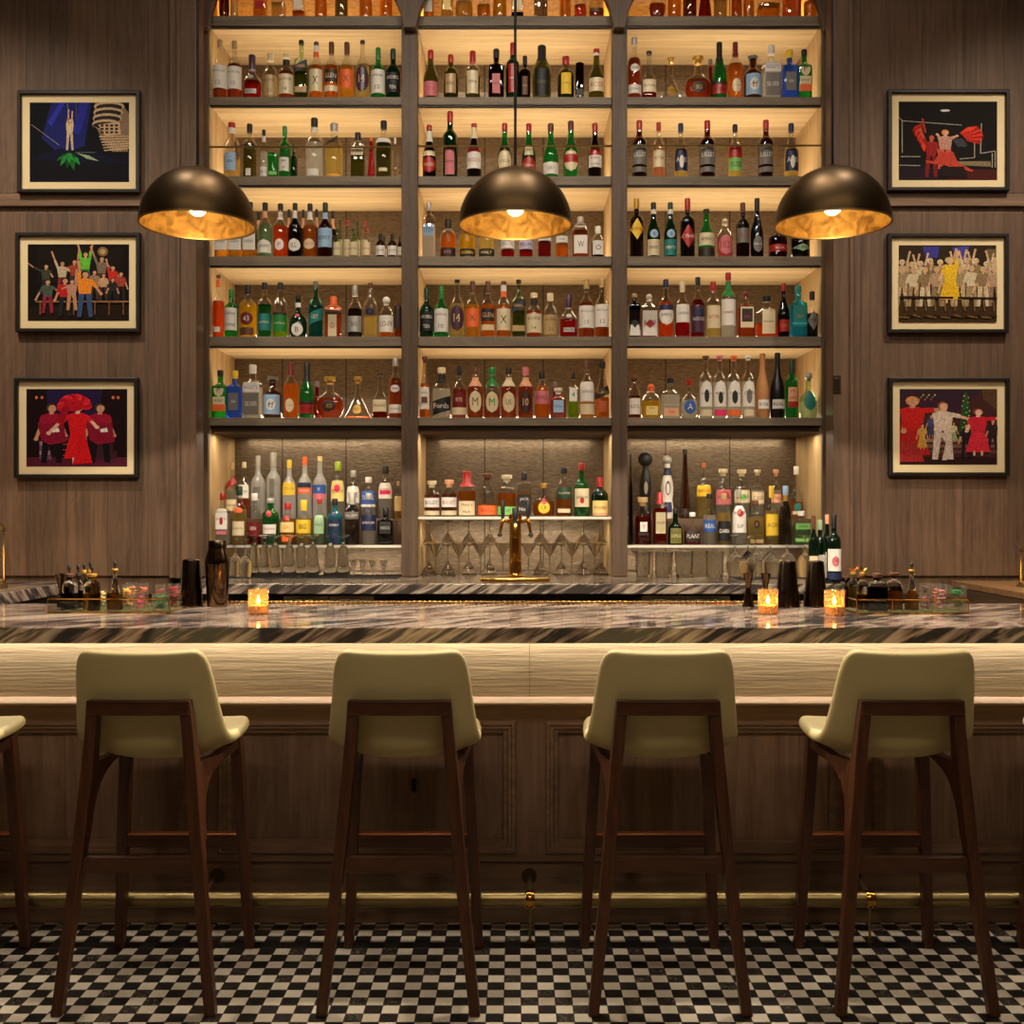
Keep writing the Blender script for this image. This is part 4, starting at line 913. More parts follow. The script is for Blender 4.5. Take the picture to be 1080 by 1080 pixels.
R0L = [(78,133,-210,'Ta1'),(135,180,-190,'Ta2'),(258,330,-200,'Ta3'),(352,425,-180,'Ta4'),(460,525,-220,'Ta5'),(573,640,-200,'Ta6'),(678,748,-200,'Ta7'),(803,875,-210,'Ta8'),(908,978,-200,'Ta9')]
R0C = [(55,113,-200,'Tb1'),(148,212,-190,'Tb2'),(220,315,-140,'Tb3'),(333,405,-150,'Tb4'),(415,490,-220,'Tb5'),(510,577,-200,'Tb6'),(628,700,-180,'Tb7'),(760,822,-200,'Tb8'),(836,903,-140,'Tb9'),(912,992,-150,'Tb10')]
R0R = [(143,232,-120,'Tc1'),(238,312,-200,'Tc2'),(320,392,-200,'Tc3'),(396,472,-170,'Tc4'),(478,550,-160,'Tc5'),(570,628,-150,'Tc6'),(632,690,-190,'Tc7'),(705,820,-170,'Tc8'),(838,930,-190,'Tc9'),(945,1010,-200,'Tc10')]
place_row('r0', 'L', R0L, 215, 0, A); place_row('r0', 'C', R0C, 435, 0, A); place_row('r0', 'R', R0R, 655, 0, A)
# wine bottles standing on the back counter at the right
for i, (a, c, tp, st, lb, dy) in enumerate([(853, 902, 405, 'x1', 'green wine bottle with orange-brown foil, leftmost of four on back counter, right', .0), (880, 932, 425, 'x2', 'dark wine bottle with pale green foil, second of four on back counter', .06),
                             (915, 962, 400, 'x3', 'dark wine bottle with peach foil, third of four on back counter', .115), (936, 1003, 400, 'x4', 'dark wine bottle with pink picture label, rightmost on back counter', -.035)]):
    Y = 5.30 + dy; px = 655 + (a + c) / 2 / 4.32; W = (c - a) / 4.32 * Y / F * .97
    zt = WZ(450 + tp / 4.32, Y)
    o = bottle(S[st], WX(px, Y), Y, 1.075, .068 if i == 3 else W, zt - 1.075, '', 'wine_bottle', 'wine bottles on the back counter')
    o['label'] = lb
# ================================================================== glassware on the back counter
G_clear = glass('ware', .01); G_mart = glass('mart', .05)
ZBC = 1.0755
def glass_thing(name, loc, label, cat, group, prof, n=20, mat=None):
    o = MB().lathe(prof, n=n, cap0=False, cap1=False).build(name, mat or G_clear, None, True, loc=loc)
    return tag(o, label, cat, group)
def dup_glass(o, loc, label):
    c = o.copy(); COL.objects.link(c); c.location = loc; c['label'] = label; return c
mat_ = MB().box(WX(238, 5.8), WX(423, 5.8), 0, .28, 0, .004).build('rubber_bar_mat', M_black, None, loc=(0, 5.62, 1.0752))
tag(mat_, 'thin black rubber mat under the upturned glasses on the left of the back counter', 'mat')
mat2 = MB().box(WX(770, 5.8), WX(858, 5.8), 0, .25, 0, .004).build('rubber_bar_mat', M_black, None, loc=(0, 5.60, 1.0752))
tag(mat2, 'thin black rubber mat under the upturned wine glasses on the right of the back counter', 'mat')
# upturned footed tumblers
Hh = .225
pf = [(.0375, 0), (.0365, .004), (.034, .04), (.0285, .10), (.0225, .150), (.0150, .168), (.0075, .176), (.0065, .195), (.0085, .207), (.022, .214), (.033, .2195), (.0335, .223), (.012, .2245), (.0005, .2248)]
first = None
xs_f = [(316, -.02), (370, .05), (443, -.02), (505, .05), (565, -.02), (655, .05), (722, -.01), (262, .045)]
for i, (zx, dy) in enumerate(sorted(xs_f)):
    Y = 5.70 + dy; px = 215 + zx / A
    lb = f'upturned clear footed glass, {ORD[i]} from left on the black mat below the left bay'
    if first is None: first = glass_thing('footed_glass', (WX(px, Y), Y, 1.0792), lb, 'glass', 'upturned footed glasses', pf)
    else: dup_glass(first, (WX(px, Y), Y, 1.0792), lb)
pw = [(.030, 0), (.033, .02), (.036, .06), (.030, .095), (.012, .115), (.005, .125), (.0045, .185), (.008, .195), (.032, .2), (.0005, .201)]
first = None
for i, (zx, dy) in enumerate([(164, 0), (214, -.04)]):
    Y = 5.72 + dy
    lb = ('upturned clear flute-like glass at the left end of the black mat', 'upturned clear flute-like glass, next to the leftmost one on the mat')[i]
    if first is None: first = glass_thing('stemmed_glass', (WX(215 + zx / A, Y), Y, 1.0792), lb, 'glass', 'upturned small stemmed glasses', pw)
    else: dup_glass(first, (WX(215 + zx / A, Y), Y, 1.0792), lb)
ps = [(.0005, .003), (.019, .0), (.019, .003), (.005, .008), (.004, .030), (.008, .040), (.0205, .086)]
first = None
for i, zx in enumerate((775, 823, 873, 930)):
    Y = 5.75; lb = f'small clear cordial glass standing upright, {ORD[i]} of four beside the upturned glasses'
    if first is None: first = glass_thing('cordial_glass', (WX(215 + zx / A, Y), Y, 1.0792), lb, 'glass', 'upright cordial glasses', ps)
    else: dup_glass(first, (WX(215 + zx / A, Y), Y, 1.0792), lb)
# martini glasses: a row upturned, a row upright between, a short row upturned on top
cone = [(.045, 0), (.0445, .003), (.004, .078), (.0035, .155), (.006, .160), (.033, .166), (.0335, .168), (.0005, .170)]
up = [(.0005, .002), (.033, .0), (.033, .003), (.005, .008), (.0035, .014), (.0035, .094), (.050, .172)]
top3 = [(.043, 0), (.0425, .003), (.004, .058), (.0035, .118), (.03, .124), (.03, .127), (.0005, .129)]
cnts = 0
first = None
for i, zx in enumerate((78, 184, 292, 400, 663, 772, 885, 993)):
    Y = 5.92; lb = f'upturned martini glass, {ORD[i]} from left in the bottom row of the middle bay'
    L_ = (max(-.476, min(.476, WX(435 + zx / A, Y))), Y, 1.0755)
    if first is None: first = glass_thing('martini_glass', L_, lb, 'glass', 'upturned martini glasses in the bottom row', cone, mat=G_mart)
    else: dup_glass(first, L_, lb)
first = None
for i, zx in enumerate((120, 240, 352, 468, 600, 710, 825, 945)):
    Y = 6.01; lb = f'upright martini glass, {ORD[i]} from left behind the upturned row in the middle bay'
    L_ = (max(-.476, min(.476, WX(435 + zx / A, Y))), Y, 1.0755)
    if first is None: first = glass_thing('martini_glass', L_, lb, 'glass', 'upright martini glasses', up, mat=G_mart)
    else: dup_glass(first, L_, lb)
first = None
for i, zx in enumerate((78, 184, 292, 400, 663, 772, 885, 993)):
    Y = 6.01; lb = f'short upturned martini glass, {ORD[i]} from left, resting on the upright ones in middle bay'
    L_ = (max(-.476, min(.476, WX(435 + zx / A, Y))), Y, 1.0755 + .1728)
    if first is None: first = glass_thing('martini_glass', L_, lb, 'glass', 'upturned martini glasses in the upper row', top3, mat=G_mart)
    else: dup_glass(first, L_, lb)
# highball tumblers at the right: fluted
def fl(n=24):
    mb = MB(); rings = []
    for r, h, d in ((.040, 0, 0), (.042, .004, .002), (.044, .03, .0022), (.046, .10, .0015), (.047, .135, 0)):
        rings.append([((r - d * (j % 2)) * math.cos(2 * PI * j / 40), (r - d * (j % 2)) * math.sin(2 * PI * j / 40), h) for j in range(40)])
    mb.ring_stack(rings, True, False)
    mb.ring_stack([[(.040 * math.cos(2 * PI * j / 40), .040 * math.sin(2 * PI * j / 40), h) for j in range(40)] for h in (.002, .016)], True, True)
    return mb
first = None
for i, (zx, dy) in enumerate([(106, 0), (196, 0), (287, 0), (357, .09), (427, 0)]):
    Y = 5.70 + dy; lb = f'clear fluted highball tumbler, {ORD[i]} of five from left below the right bay'
    L_ = (WX(655 + zx / 4.32, Y), Y, 1.0755)
    if first is None:
        first = fl().build('highball_tumbler', G_clear, None, True, loc=L_); tag(first, lb, 'glass', 'fluted tumblers below the right bay')
    else: dup_glass(first, L_, lb)
# upturned wine glasses
pwg = [(.036, 0), (.037, .004), (.046, .045), (.047, .07), (.040, .10), (.022, .125), (.008, .138), (.0045, .145), (.0045, .205), (.008, .213), (.034, .219), (.0345, .221), (.0005, .223)]
first = None
for i, (zx, dy) in enumerate([(520, .02), (578, -.07), (612, .03), (680, -.05), (757, .03), (838, -.02)]):
    Y = 5.70 + dy; lb = f'upturned clear wine glass, {ORD[i]} of six on the right black mat'
    L_ = (WX(655 + zx / 4.32, Y), Y, 1.0792)
    if first is None: first = glass_thing('wine_glass', L_, lb, 'glass', 'upturned wine glasses on the right mat', pwg)
    else: dup_glass(first, L_, lb)

# ================================================================== beer tap and drip tray
tap = thing('draught_tap', (WX(543.5, 5.46), 5.46, 1.093), 'gold draught tap column with three black handles in the middle of the back counter', 'tap')
hT = WZ(546, 5.46) - 1.093
MB().lathe([(.042, 0), (.042, .006), (.033, .014), (.031, .022), (.030, hT * .9), (.034, hT * .92), (.034, hT * .95), (.030, hT * .97), (.036, hT), (.030, hT + .018), (.006, hT + .026)], n=28).build('column', M_brass, tap, True)
for sx in (-1, 0, 1):
    if sx:
        f_ = MB().tube([(sx * .025, 0, hT * .93), (sx * .062, -.01, hT * .965), (sx * .068, -.012, hT * .93), (sx * .075, -.014, hT * .80), (sx * .078, -.014, hT * .74)], [.009, .012, .011, .008, .007], 12).build('faucet', M_brass, tap, True)
        MB().lathe([(.004, -.008), (.012, -.003), (.013, .006), (.008, .014)], (sx * .079, -.014, hT * .70), 12).build('nozzle', M_black, f_, True)
        MB().lathe([(.006, 0), (.010, .006), (.008, .014), (.010, .02), (.012, .09), (.009, .095)], (sx * .064, -.010, hT * .975), 12).build('tap_handle', M_black, f_, True)
    else:
        f_ = MB().tube([(0, -.025, hT * .86), (0, -.055, hT * .88), (0, -.064, hT * .80), (0, -.066, hT * .66)], [.010, .013, .010, .007], 12).build('faucet', M_brass, tap, True)
        MB().lathe([(.006, 0), (.011, .006), (.009, .012), (.013, .02), (.016, .075), (.012, .08)], (0, -.056, hT * .90), 12).build('tap_handle', M_black, f_, True)
tr = thing('drip_tray', (WX(543.5, 5.44), 5.44, 1.075), 'perforated gold drip tray under the draught tap', 'tray')
MB().prism([(-.165, 0), (.165, 0), (.178, .014), (.178, .017), (-.178, .017), (-.178, .014)], 'y', -.085, .085).build('tray_body', M_brass, tr, bevel=.001)
mb = MB()
for i in range(33):
    x = -.16 + .01 * i; mb.box(x - .0035, x + .0035, -.080, .080, .0168, .0182)
mb.build('grille', M_brass_sat, tr)

# ================================================================== things on the bar top
ZT = ZC + .0005
M_gun = plain('smoked_bronze_metal', (98, 78, 56), .14, 1.0)
M_gunblack = plain('black_nickel', (76, 62, 48), .2, 1.0)
def barY(py): return F * (EYE - ZC) / (py - HY)
def on_bar(px, Y): return (WX(px, Y), Y, ZT)
def pxm(n, Y): return n * Y / F
def tin(px, rb, rt, ytop, lb, nm='shaker_tin'):
    Y = 4.16; H = WZ(ytop, Y) - ZT
    o = thing(nm, on_bar(px, Y), lb, 'shaker', 'black shaker tins on the bar top'); b_, t_ = pxm(rb, Y), pxm(rt, Y)
    MB().lathe([(b_ * .98, 0), (b_ * 1.02, .002), (b_ * 1.02, .006), (b_, .009), (t_ * 1.02, H * .96), (t_ * .96, H * .985), (t_ * .7, H)], n=32).build('tin_body', M_gunblack, o, True)
    MB().lathe([(b_ * 1.0, H * .305), (b_ * .985, H * .33)], n=32).build('weld_line', M_gun, o, True)
tin(201.7, 12.0, 8.8, 589.5, 'black upturned shaker tin beside the tall bronze cocktail shaker')
tin(830.5, 12.6, 8.4, 591.3, 'left one of two black upturned shaker tins between the two right candles')
tin(860.2, 12.4, 8.2, 591.3, 'right one of two black upturned shaker tins, just left of the rightmost candle')
Y = 4.16; H = WZ(570, Y) - ZT
o = thing('cocktail_shaker', on_bar(229.3, Y), 'tall smoked bronze cocktail shaker with lid beside the left candle', 'shaker')
q = lambda n: pxm(n, Y)
MB().lathe([(q(10.2), 0), (q(10.6), .004), (q(12.8), H * .66)], n=36).build('body', M_gun, o, True)
MB().lathe([(q(12.95), H * .655), (q(12.95), H * .69), (q(12.4), H * .74), (q(9.6), H * .87), (q(9.3), H * .89)], n=36).build('strainer_top', M_gun, o, True)
MB().lathe([(q(9.6), H * .885), (q(9.4), H * .985), (q(8.6), H)], n=36).build('lid', M_gunblack, o, True)
for px, lb, Yj in ((789.2, 'smoked bronze double jigger standing left of the candle beside the black tins', 4.16), (807.5, 'smoked bronze double jigger standing behind the middle candle', 4.17)):
    o = thing('jigger', on_bar(px, Yj), lb, 'jigger', 'bronze jiggers on the bar'); H = WZ(604.8, Yj) - ZT; q = lambda n: pxm(n, Yj)
    MB().lathe([(q(6.2), 0), (q(5.9), .003), (q(2.7), H * .52), (q(2.5), H * .57)], n=24).build('large_cup', M_gun, o, True)
    MB().lathe([(q(2.5), H * .57), (q(2.7), H * .62), (q(5.4), H), (q(5.1), H), (q(2.2), H * .68)], n=24, cap1=True).build('small_cup', M_gun, o, True)
M_flame = emis('candle_flame', (255, 190, 90), 150.0)
M_wax = plain('candle_wax', (240, 200, 130), .5)
M_cglass = glass('candle', .06)
def candle(px, ybase, lb):
    Y = barY(ybase); R = pxm(10.6, Y); H = pxm(26.5, Y); n = 36
    o = thing('candle_holder', on_bar(px, Y), lb, 'candle', 'lit candles on the bar top')
    mb = MB(); rows_ = 12; rings = []
    for k in range(rows_ + 1):
        h = H * k / rows_
        rings.append([((R - .0035 * ((j // 2 + k) % 2)) * math.cos(2 * PI * (j + .5 * (k % 2)) / n), (R - .0035 * ((j // 2 + k) % 2)) * math.sin(2 * PI * (j + .5 * (k % 2)) / n), h) for j in range(n)])
    mb.ring_stack(rings, True, False).build('faceted_glass', M_cglass, o)
    MB().lathe([(R * .86, .008), (R * .86, H * .36)], n=20).build('wax', M_wax, o, True)
    MB().tube([(0, 0, H * .36), (0, .001, H * .44)], .0011, 6).build('wick', M_black, o)
    MB().lathe([(.0016, 0), (.0052, .006), (.0058, .011), (.0035, .021), (.0004, .032)], (0, 0, H * .42), 12).build('flame', M_flame, o, True)
    return o
candle(272.5, 648, 'lit amber faceted glass candle beside the tall bronze shaker, at the left of the bar')
candle(810, 648, 'lit amber faceted glass candle in front of the jiggers and left black tin')
candle(880, 649, 'lit amber faceted glass candle beside the right bitters tray, rightmost')

def tray(x0, x1, y0, y1, lb):
    o = thing('bitters_tray', ((x0 + x1) / 2, (y0 + y1) / 2, ZT), lb, 'tray', 'brass edged bitters trays'); w = (x1 - x0) / 2; d = (y1 - y0) / 2; H = .053; r = .0026
    MB().box(-w, w, -d, d, 0, .004).build('tray_floor', plain('green_glass_tray', (96, 100, 60), .15), o)
    for z in (.004, H):
        MB().tube([(-w, -d, z), (w, -d, z), (w, d, z), (-w, d, z), (-w, -d, z)], r, 6, False).build('brass_rim', M_brass, o, True)
    for x in (-w, -w * .36, w):
        for y in (-d, d): MB().tube([(x, y, .002), (x, y, H)], r * .9, 6).build('brass_post', M_brass, o, True)
    for y in (-d, d): MB().box(-w, w, y - .001, y + .001, .004, H - .002).build('glass_wall', glass('cl'), o)
    for x in (-w, w): MB().box(x - .001, x + .001, -d, d, .004, H - .002).build('glass_wall', glass('cl'), o)
tray(-1.702, -1.258, 3.885, 4.13, 'brass and glass tray of bitters bottles at the left end of the bar')
tray(1.236, 1.640, 3.855, 4.12, 'brass and glass tray of bitters bottles at the right end of the bar')
ZI = ZT + .0045
ST['h'] = ([(0, .94, 0), (.03, 1, 0), (.62, 1, 0), (.72, .92, 0), (.78, .66, 0), (.82, .46, 0), (.9, .42, 0)], .42, 1)
ST['j'] = ([(0, .94, 1), (.03, 1, 1), (.64, 1, 1), (.74, .90, .8), (.80, .50, .2), (.86, .40, 0)], .40, 1)
SW['h'] = 'round'; SW['j'] = 'square'
def bitters(px0, px1, ytop, Y, spec, lb, drop=None, grp='bitters bottles in the trays'):
    W = pxm(px1 - px0, Y); px = (px0 + px1) / 2
    H = WZ(ytop, Y) - ZI
    o = bottle(spec.replace(' cl ', ' ware ', 1), WX(px, Y), Y, ZI, W, H, '', 'bitters_bottle', grp); o['label'] = lb
    if drop:
        Hd = WZ(drop, Y) - ZI
        d = MB().tube([(0, 0, H), (0, 0, H + (Hd - H) * .35)], .0028, 8).build('dropper', M_brass, o, True)
        MB().lathe([(.0045, 0), (.0062, (Hd - H) * .2), (.0055, (Hd - H) * .5), (.002, (Hd - H) * .65)], (0, 0, H + (Hd - H) * .35), 10).build('rubber_bulb', M_black, d, True)
    return o
LX = lambda z: 50 + z / 7.2
LYy = lambda z: 580 + z / 7.2
bitters(LX(114), LX(218), LYy(180), 3.96, 'j cl db:46 br^:14', 'square bitters bottle of dark liquid with dropper, front left corner of left tray', LYy(112))
bitters(LX(205), LX(262), LYy(175), 4.05, 'j cl db:50 bk^:16', 'dark bitters bottle half hidden between square and textured ones, left tray', LYy(108))
bitters(LX(248), LX(308), LYy(152), 4.09, 'h cl am:62 go^:14', 'bitters bottle with gold top and dropper behind the textured one, left tray', LYy(98))
bitters(LX(277), LX(400), LYy(180), 3.95, 'h cl am:45 go^:12', 'wide bitters bottle with amber liquid and gold top, left tray front', LYy(120))
bitters(LX(300), LX(352), LYy(148), 4.11, 'h cl sa:60 go^:14', 'tall slim bitters bottle with dropper at back of left tray', LYy(86))
bitters(LX(455), LX(572), LYy(142), 3.97, 'y cl am:40 go^:8', 'conical clear bitters flask with dropper in the middle of left tray', LYy(84))
jg = thing('jigger', (WX(LX(100), 4.08), 4.08, ZI), 'small dark bronze jigger at the left back corner of the left tray', 'jigger')
Hj = WZ(LYy(180), 4.08) - ZI
MB().lathe([(.014, 0), (.006, Hj * .5), (.022, Hj), (.019, Hj), (.004, Hj * .55)], n=20).build('cup', M_gun, jg, True)
def garnish_jar(px0, px1, ytop, Y, code, shape, lb, sq=False):
    W = pxm(px1 - px0, Y); H = WZ(ytop, Y) - ZI; r = W / 2
    o = thing('garnish_glass', (WX((px0 + px1) / 2, Y), Y, ZI), lb, 'glass', 'garnish glasses in the trays')
    n = 4 if sq else 20; k = 1.35 if sq else 1
    MB().lathe([(r * .9 * k, 0), (r * .95 * k, .003), (r * k, H)], n=n, cap1=False, ph=PI / 4).build('glass', glass('jar'), o, not sq)
    rnd = random.Random(int(px0 * 7)); mb = MB()
    for i in range(34 if shape != 'stick' else 12):
        a, q_ = rnd.random() * 2 * PI, rnd.random() ** .5 * r * .62; z = .006 + rnd.random() * H * .72; x, y = q_ * math.cos(a), q_ * math.sin(a)
        if shape == 'leaf' or shape == 'petal':
            l = r * (.72 if shape == 'leaf' else .5); t = rnd.random() * PI; u = rnd.random() - .2
            dx, dy = l * math.cos(t), l * math.sin(t)
            mb.add([(x - dx, y - dy, z), (x - dy * .4, y + dx * .4, z + l * .3 * u), (x + dx, y + dy, z + l * u), (x + dy * .4, y - dx * .4, z + l * .4 * u + .001), (x, y, z + .004)], [(0, 1, 4), (1, 2, 4), (2, 3, 4), (3, 0, 4)])
        else:
            R = r * .3
            mb.lathe([(R * .5, -R * .8), (R, 0), (R * .5, R * .8)], (x, y, z + R), 6)
    mb.build('garnish', paint(code, .5), o, False)['kind'] = 'stuff'
garnish_jar(LX(385), LX(450), LYy(300), 4.06, 'py', 'berry', 'small glass of pale garnish between textured bottle and conical flask, left tray')
garnish_jar(LX(572), LX(655), LYy(262), 4.02, 'sa', 'leaf', 'glass of orange peel right of the conical flask, left tray')
garnish_jar(LX(600), LX(680), LYy(245), 4.10, 'am', 'leaf', 'glass of dark orange slices at the back of the left tray')
garnish_jar(LX(690), LX(770), LYy(250), 4.08, 'od', 'petal', 'glass of orange-red garnish in the left tray, fourth glass from the flask')
garnish_jar(LX(655), LX(735), LYy(330), 3.93, 'mg', 'petal', 'low glass of magenta petals at the front of the left tray')
garnish_jar(LX(820), LX(895), LYy(262), 4.07, 'rd', 'petal', 'glass of red garnish, second from right at the back of left tray')
garnish_jar(LX(795), LX(915), LYy(330), 3.94, 'gn', 'leaf', 'wide glass of green leaves at the front right of the left tray')
garnish_jar(LX(918), LX(1000), LYy(255), 4.03, 'rd', 'berry', 'glass of red berries at the right end of the left tray')
RXx = lambda z: 880 + z / 7.2
bitters(RXx(72), RXx(105), LYy(195), 4.07, 'b db - br:14', 'narrow dark brown bitters bottle at the left corner of right tray')
bitters(RXx(108), RXx(180), LYy(165), 4.06, 'h cl py:60 go^:12', 'pale bitters bottle with gold top, left of two, back of right tray')
bitters(RXx(175), RXx(255), LYy(170), 3.98, 'h cl rb:40 go^:12', 'bitters bottle of red-brown liquid with gold top, front left of right tray')
bitters(RXx(262), RXx(390), LYy(178), 3.92, 'j cl bk:62 br^:14 r28,34,70,gy', 'square bitters bottle of black liquid with brown stopper, right tray front')
bitters(RXx(390), RXx(515), LYy(172), 3.98, 'h cl am:50 br^:10', 'wide bitters bottle of amber liquid with cork, middle of right tray')
bitters(RXx(535), RXx(640), LYy(148), 3.98, 'y cl am:45 go^:8', 'conical clear bitters flask with dropper in the right tray', LYy(95))
nd = MB().tube([(0, 0, 0), (.002, 0, .012), (.002, 0, WZ(LYy(60), 3.98) - WZ(LYy(172), 3.98))], .0012, 6).build('cocktail_pick', M_brass, None, True, loc=(WX(RXx(455), 3.98), 3.98, WZ(LYy(172), 3.98) + .0005))
tag(nd, 'thin brass pick standing on the corked bitters bottle of the right tray', 'pick')
def twigs(px, Y, ypx0, lb, k=9):
    z0 = WZ(ypx0, Y); mb = MB(); rnd = random.Random(int(px))
    for i in range(k):
        a = rnd.random() * 2 * PI; l = .018 + rnd.random() * .02
        mb.tube([(0, 0, 0), (l * .5 * math.cos(a), l * .5 * math.sin(a), .012), (l * math.cos(a), l * math.sin(a), .004 + .02 * rnd.random())], .0016, 5)
    o = mb.build('gold_sprig', M_brass, None, True, loc=(WX(px, Y), Y, z0 + .0005)); tag(o, lb, 'ornament')
twigs(RXx(144), 4.06, LYy(165), 'curled gold sprig on the pale bitters bottle at the back of right tray')
twigs(RXx(215), 3.98, LYy(170), 'curled gold sprig on the red-brown bitters bottle of right tray')
garnish_jar(RXx(650), RXx(725), LYy(250), 4.05, 'br', 'berry', 'glass of brown garnish right of the conical flask, right tray')
garnish_jar(RXx(640), RXx(740), LYy(330), 3.92, 'dr', 'petal', 'low glass of dark red petals at the front of the right tray')
garnish_jar(RXx(735), RXx(812), LYy(252), 4.06, 'od', 'petal', 'glass of orange-red garnish at the back of the right tray')
garnish_jar(RXx(770), RXx(850), LYy(260), 3.97, 'pk', 'petal', 'glass of pink petals in the right tray beside the green leaves')
garnish_jar(RXx(868), RXx(985), LYy(268), 3.98, 'gn', 'leaf', 'square glass of green leaves at the right end of right tray', True)

# ================================================================== pendant lamps
M_dome = plain('aged_bronze_dome', (74, 56, 33), .40, .9, bump=.05, bscale=30)
def leaf_mat():
    m, nt, out = new_mat('gold_leaf_lining')
    tc = N(nt, 'ShaderNodeTexCoord'); n = N(nt, 'ShaderNodeTexNoise', i_Scale=17.0, i_Detail=5.0, i_Distortion=1.2); L(nt, tc.outputs['Object'], n.inputs['Vector'])
    r = N(nt, 'ShaderNodeValToRGB'); r.color_ramp.elements[0].position = .36; r.color_ramp.elements[1].position = .6
    r.color_ramp.elements[0].color = lin((134, 98, 40)); r.color_ramp.elements[1].color = lin((206, 162, 80)); L(nt, n.outputs['Fac'], r.inputs[0])
    p = N(nt, 'ShaderNodeBsdfPrincipled'); p.inputs['Metallic'].default_value = .55; p.inputs['Roughness'].default_value = .5
    L(nt, r.outputs[0], p.inputs['Base Color']); L(nt, p.outputs[0], out.inputs[0]); return m
M_leaf = leaf_mat()
M_bulb = emis('frosted_bulb', (255, 214, 156), 38.0)
def make_pendant():
    o = thing('pendant_lamp', (0, 0, 0), '', 'pendant lamp', 'dome pendants over the bar')
    R = .205
    out_ = [(R * math.cos(a * PI / 36) + .0, R * math.sin(a * PI / 36)) for a in range(0, 18)] + [(.004, R)]
    d = MB().lathe(out_, n=56, cap0=False, cap1=True).build('dome_shade', M_dome, o, True)
    inn = [((R - .004) * math.cos(a * PI / 36), (R - .004) * math.sin(a * PI / 36)) for a in range(0, 18)] + [(.004, R - .004)]
    MB().lathe(inn, n=56, cap0=False, cap1=True).build('gold_leaf_lining', M_leaf, d, True)
    MB().lathe([(R - .005, -.002), (R + .002, -.002), (R + .002, .003), (R - .005, .003), (R - .005, -.002)], n=56, cap0=False, cap1=False).build('rim', M_brass_sat, d, True)
    MB().lathe([(.0005, .034), (.014, .037), (.026, .046), (.033, .062), (.032, .080), (.022, .104), (.015, .12)], n=20).build('bulb', M_bulb, o, True)
    MB().lathe([(.019, .118), (.021, .13), (.021, .19), (.010, .2)], n=16).build('socket', M_blackmetal, o, True)
    MB().lathe([(.013, R - .001), (.013, R + .008), (.005, R + .014), (.0045, CEIL - 2.467 - .024)], n=10).build('stem', M_blackmetal, o, True)
    MB().lathe([(.06, CEIL - 2.467 - .026), (.06, CEIL - 2.467 - .001)], n=24).build('canopy', M_blackmetal, o, True)
    return o
lam = make_pendant()
lam.location = (WX(543.5, 3.85), 3.85, 2.467); lam['label'] = 'dark bronze dome pendant lamp with gold lining over the middle of the bar'
copy_tree(lam, (WX(208.5, 3.85), 3.85, 2.467), 'dark bronze dome pendant lamp with gold lining over the left of the bar')
copy_tree(lam, (WX(878, 3.85), 3.85, 2.470), 'dark bronze dome pendant lamp with gold lining over the right of the bar')

# ================================================================== framed stage photographs
M_mat = plain('cream_mount', (212, 190, 146), .8)
M_frame = plain('black_wood_frame', (26, 20, 16), .4)
class Art:
    def __init__(s, w, h): s.mb = MB(); s.w = w; s.h = h; s.cols = []; s.k = 0
    def _c(s, c):
        if c not in s.cols: s.cols.append(c)
        s.mb.cur = s.cols.index(c); s.k += 1
    def P(s, pts): return [((x - .5) * s.w, -.00004 * s.k, (y - .5) * s.h) for x, y in pts]
    def poly(s, c, pts):
        s._c(c); pts = [(min(1, max(0, x)), min(1, max(0, y))) for x, y in pts]; s.mb.add(s.P(pts), [tuple(range(len(pts)))])
    def ell(s, c, x, y, rx, ry, n=14, a0=0, a1=2 * PI): s.poly(c, [(x + rx * math.cos(a0 + (a1 - a0) * i / n), y + ry * math.sin(a0 + (a1 - a0) * i / n)) for i in range(n + (a1 - a0 < 6.2))])
    def line(s, c, x0, y0, x1, y1, t=.008):
        dx, dy = x1 - x0, (y1 - y0) ; l = math.hypot(dx, dy) or 1; nx, ny = -dy / l * t / 2, dx / l * t / 2
        s.poly(c, [(x0 + nx, y0 + ny), (x1 + nx, y1 + ny), (x1 - nx, y1 - ny), (x0 - nx, y0 - ny)])
    def rect(s, c, x0, y0, x1, y1): s.poly(c, [(x0, y0), (x1, y0), (x1, y1), (x0, y1)])
    def person(s, x, y, h, top, bot, skin=(196, 140, 104), arms=None, hair=(40, 26, 18), skirt=False, w=1.0):
        k = h * .8 * w
        if skirt: s.poly(bot, [(x - .10 * k, y + .52 * h), (x + .10 * k, y + .52 * h), (x + .20 * k, y + .08 * h), (x - .20 * k, y + .08 * h)])
        for sx in (-1, 1):
            if not skirt: s.poly(bot, [(x + sx * .01 * k, y + .5 * h), (x + sx * .12 * k, y + .5 * h), (x + sx * .15 * k, y), (x + sx * .07 * k, y)])
            else: s.line(skin, x + sx * .06 * k, y + .1 * h, x + sx * .06 * k, y, .03 * k)
        for ax, ay in (arms or [(-.22, .42), (.22, .42)]):
            sx = 1 if ax > 0 else -1
            ex, ey = x + ax * k * .62 + sx * .02 * k, y + (.78 + (ay - .78) * .45) * h
            s.line(top, x + sx * .12 * k, y + .78 * h, ex, ey, .075 * k); s.line(skin, ex, ey, x + ax * k, y + ay * h, .05 * k)
            s.ell(skin, x + ax * k, y + ay * h, .035 * k, .03 * h, 8)
        s.poly(top, [(x - .15 * k, y + .80 * h), (x - .05 * k, y + .84 * h), (x + .05 * k, y + .84 * h), (x + .15 * k, y + .80 * h), (x + .11 * k, y + .5 * h), (x - .11 * k, y + .5 * h)])
        s.rect(skin, x - .03 * k, y + .82 * h, x + .03 * k, y + .87 * h)
        s.ell(hair, x, y + .93 * h, .078 * k, .075 * h, 12); s.ell(skin, x + .01 * k, y + .915 * h, .058 * k, .062 * h, 12)
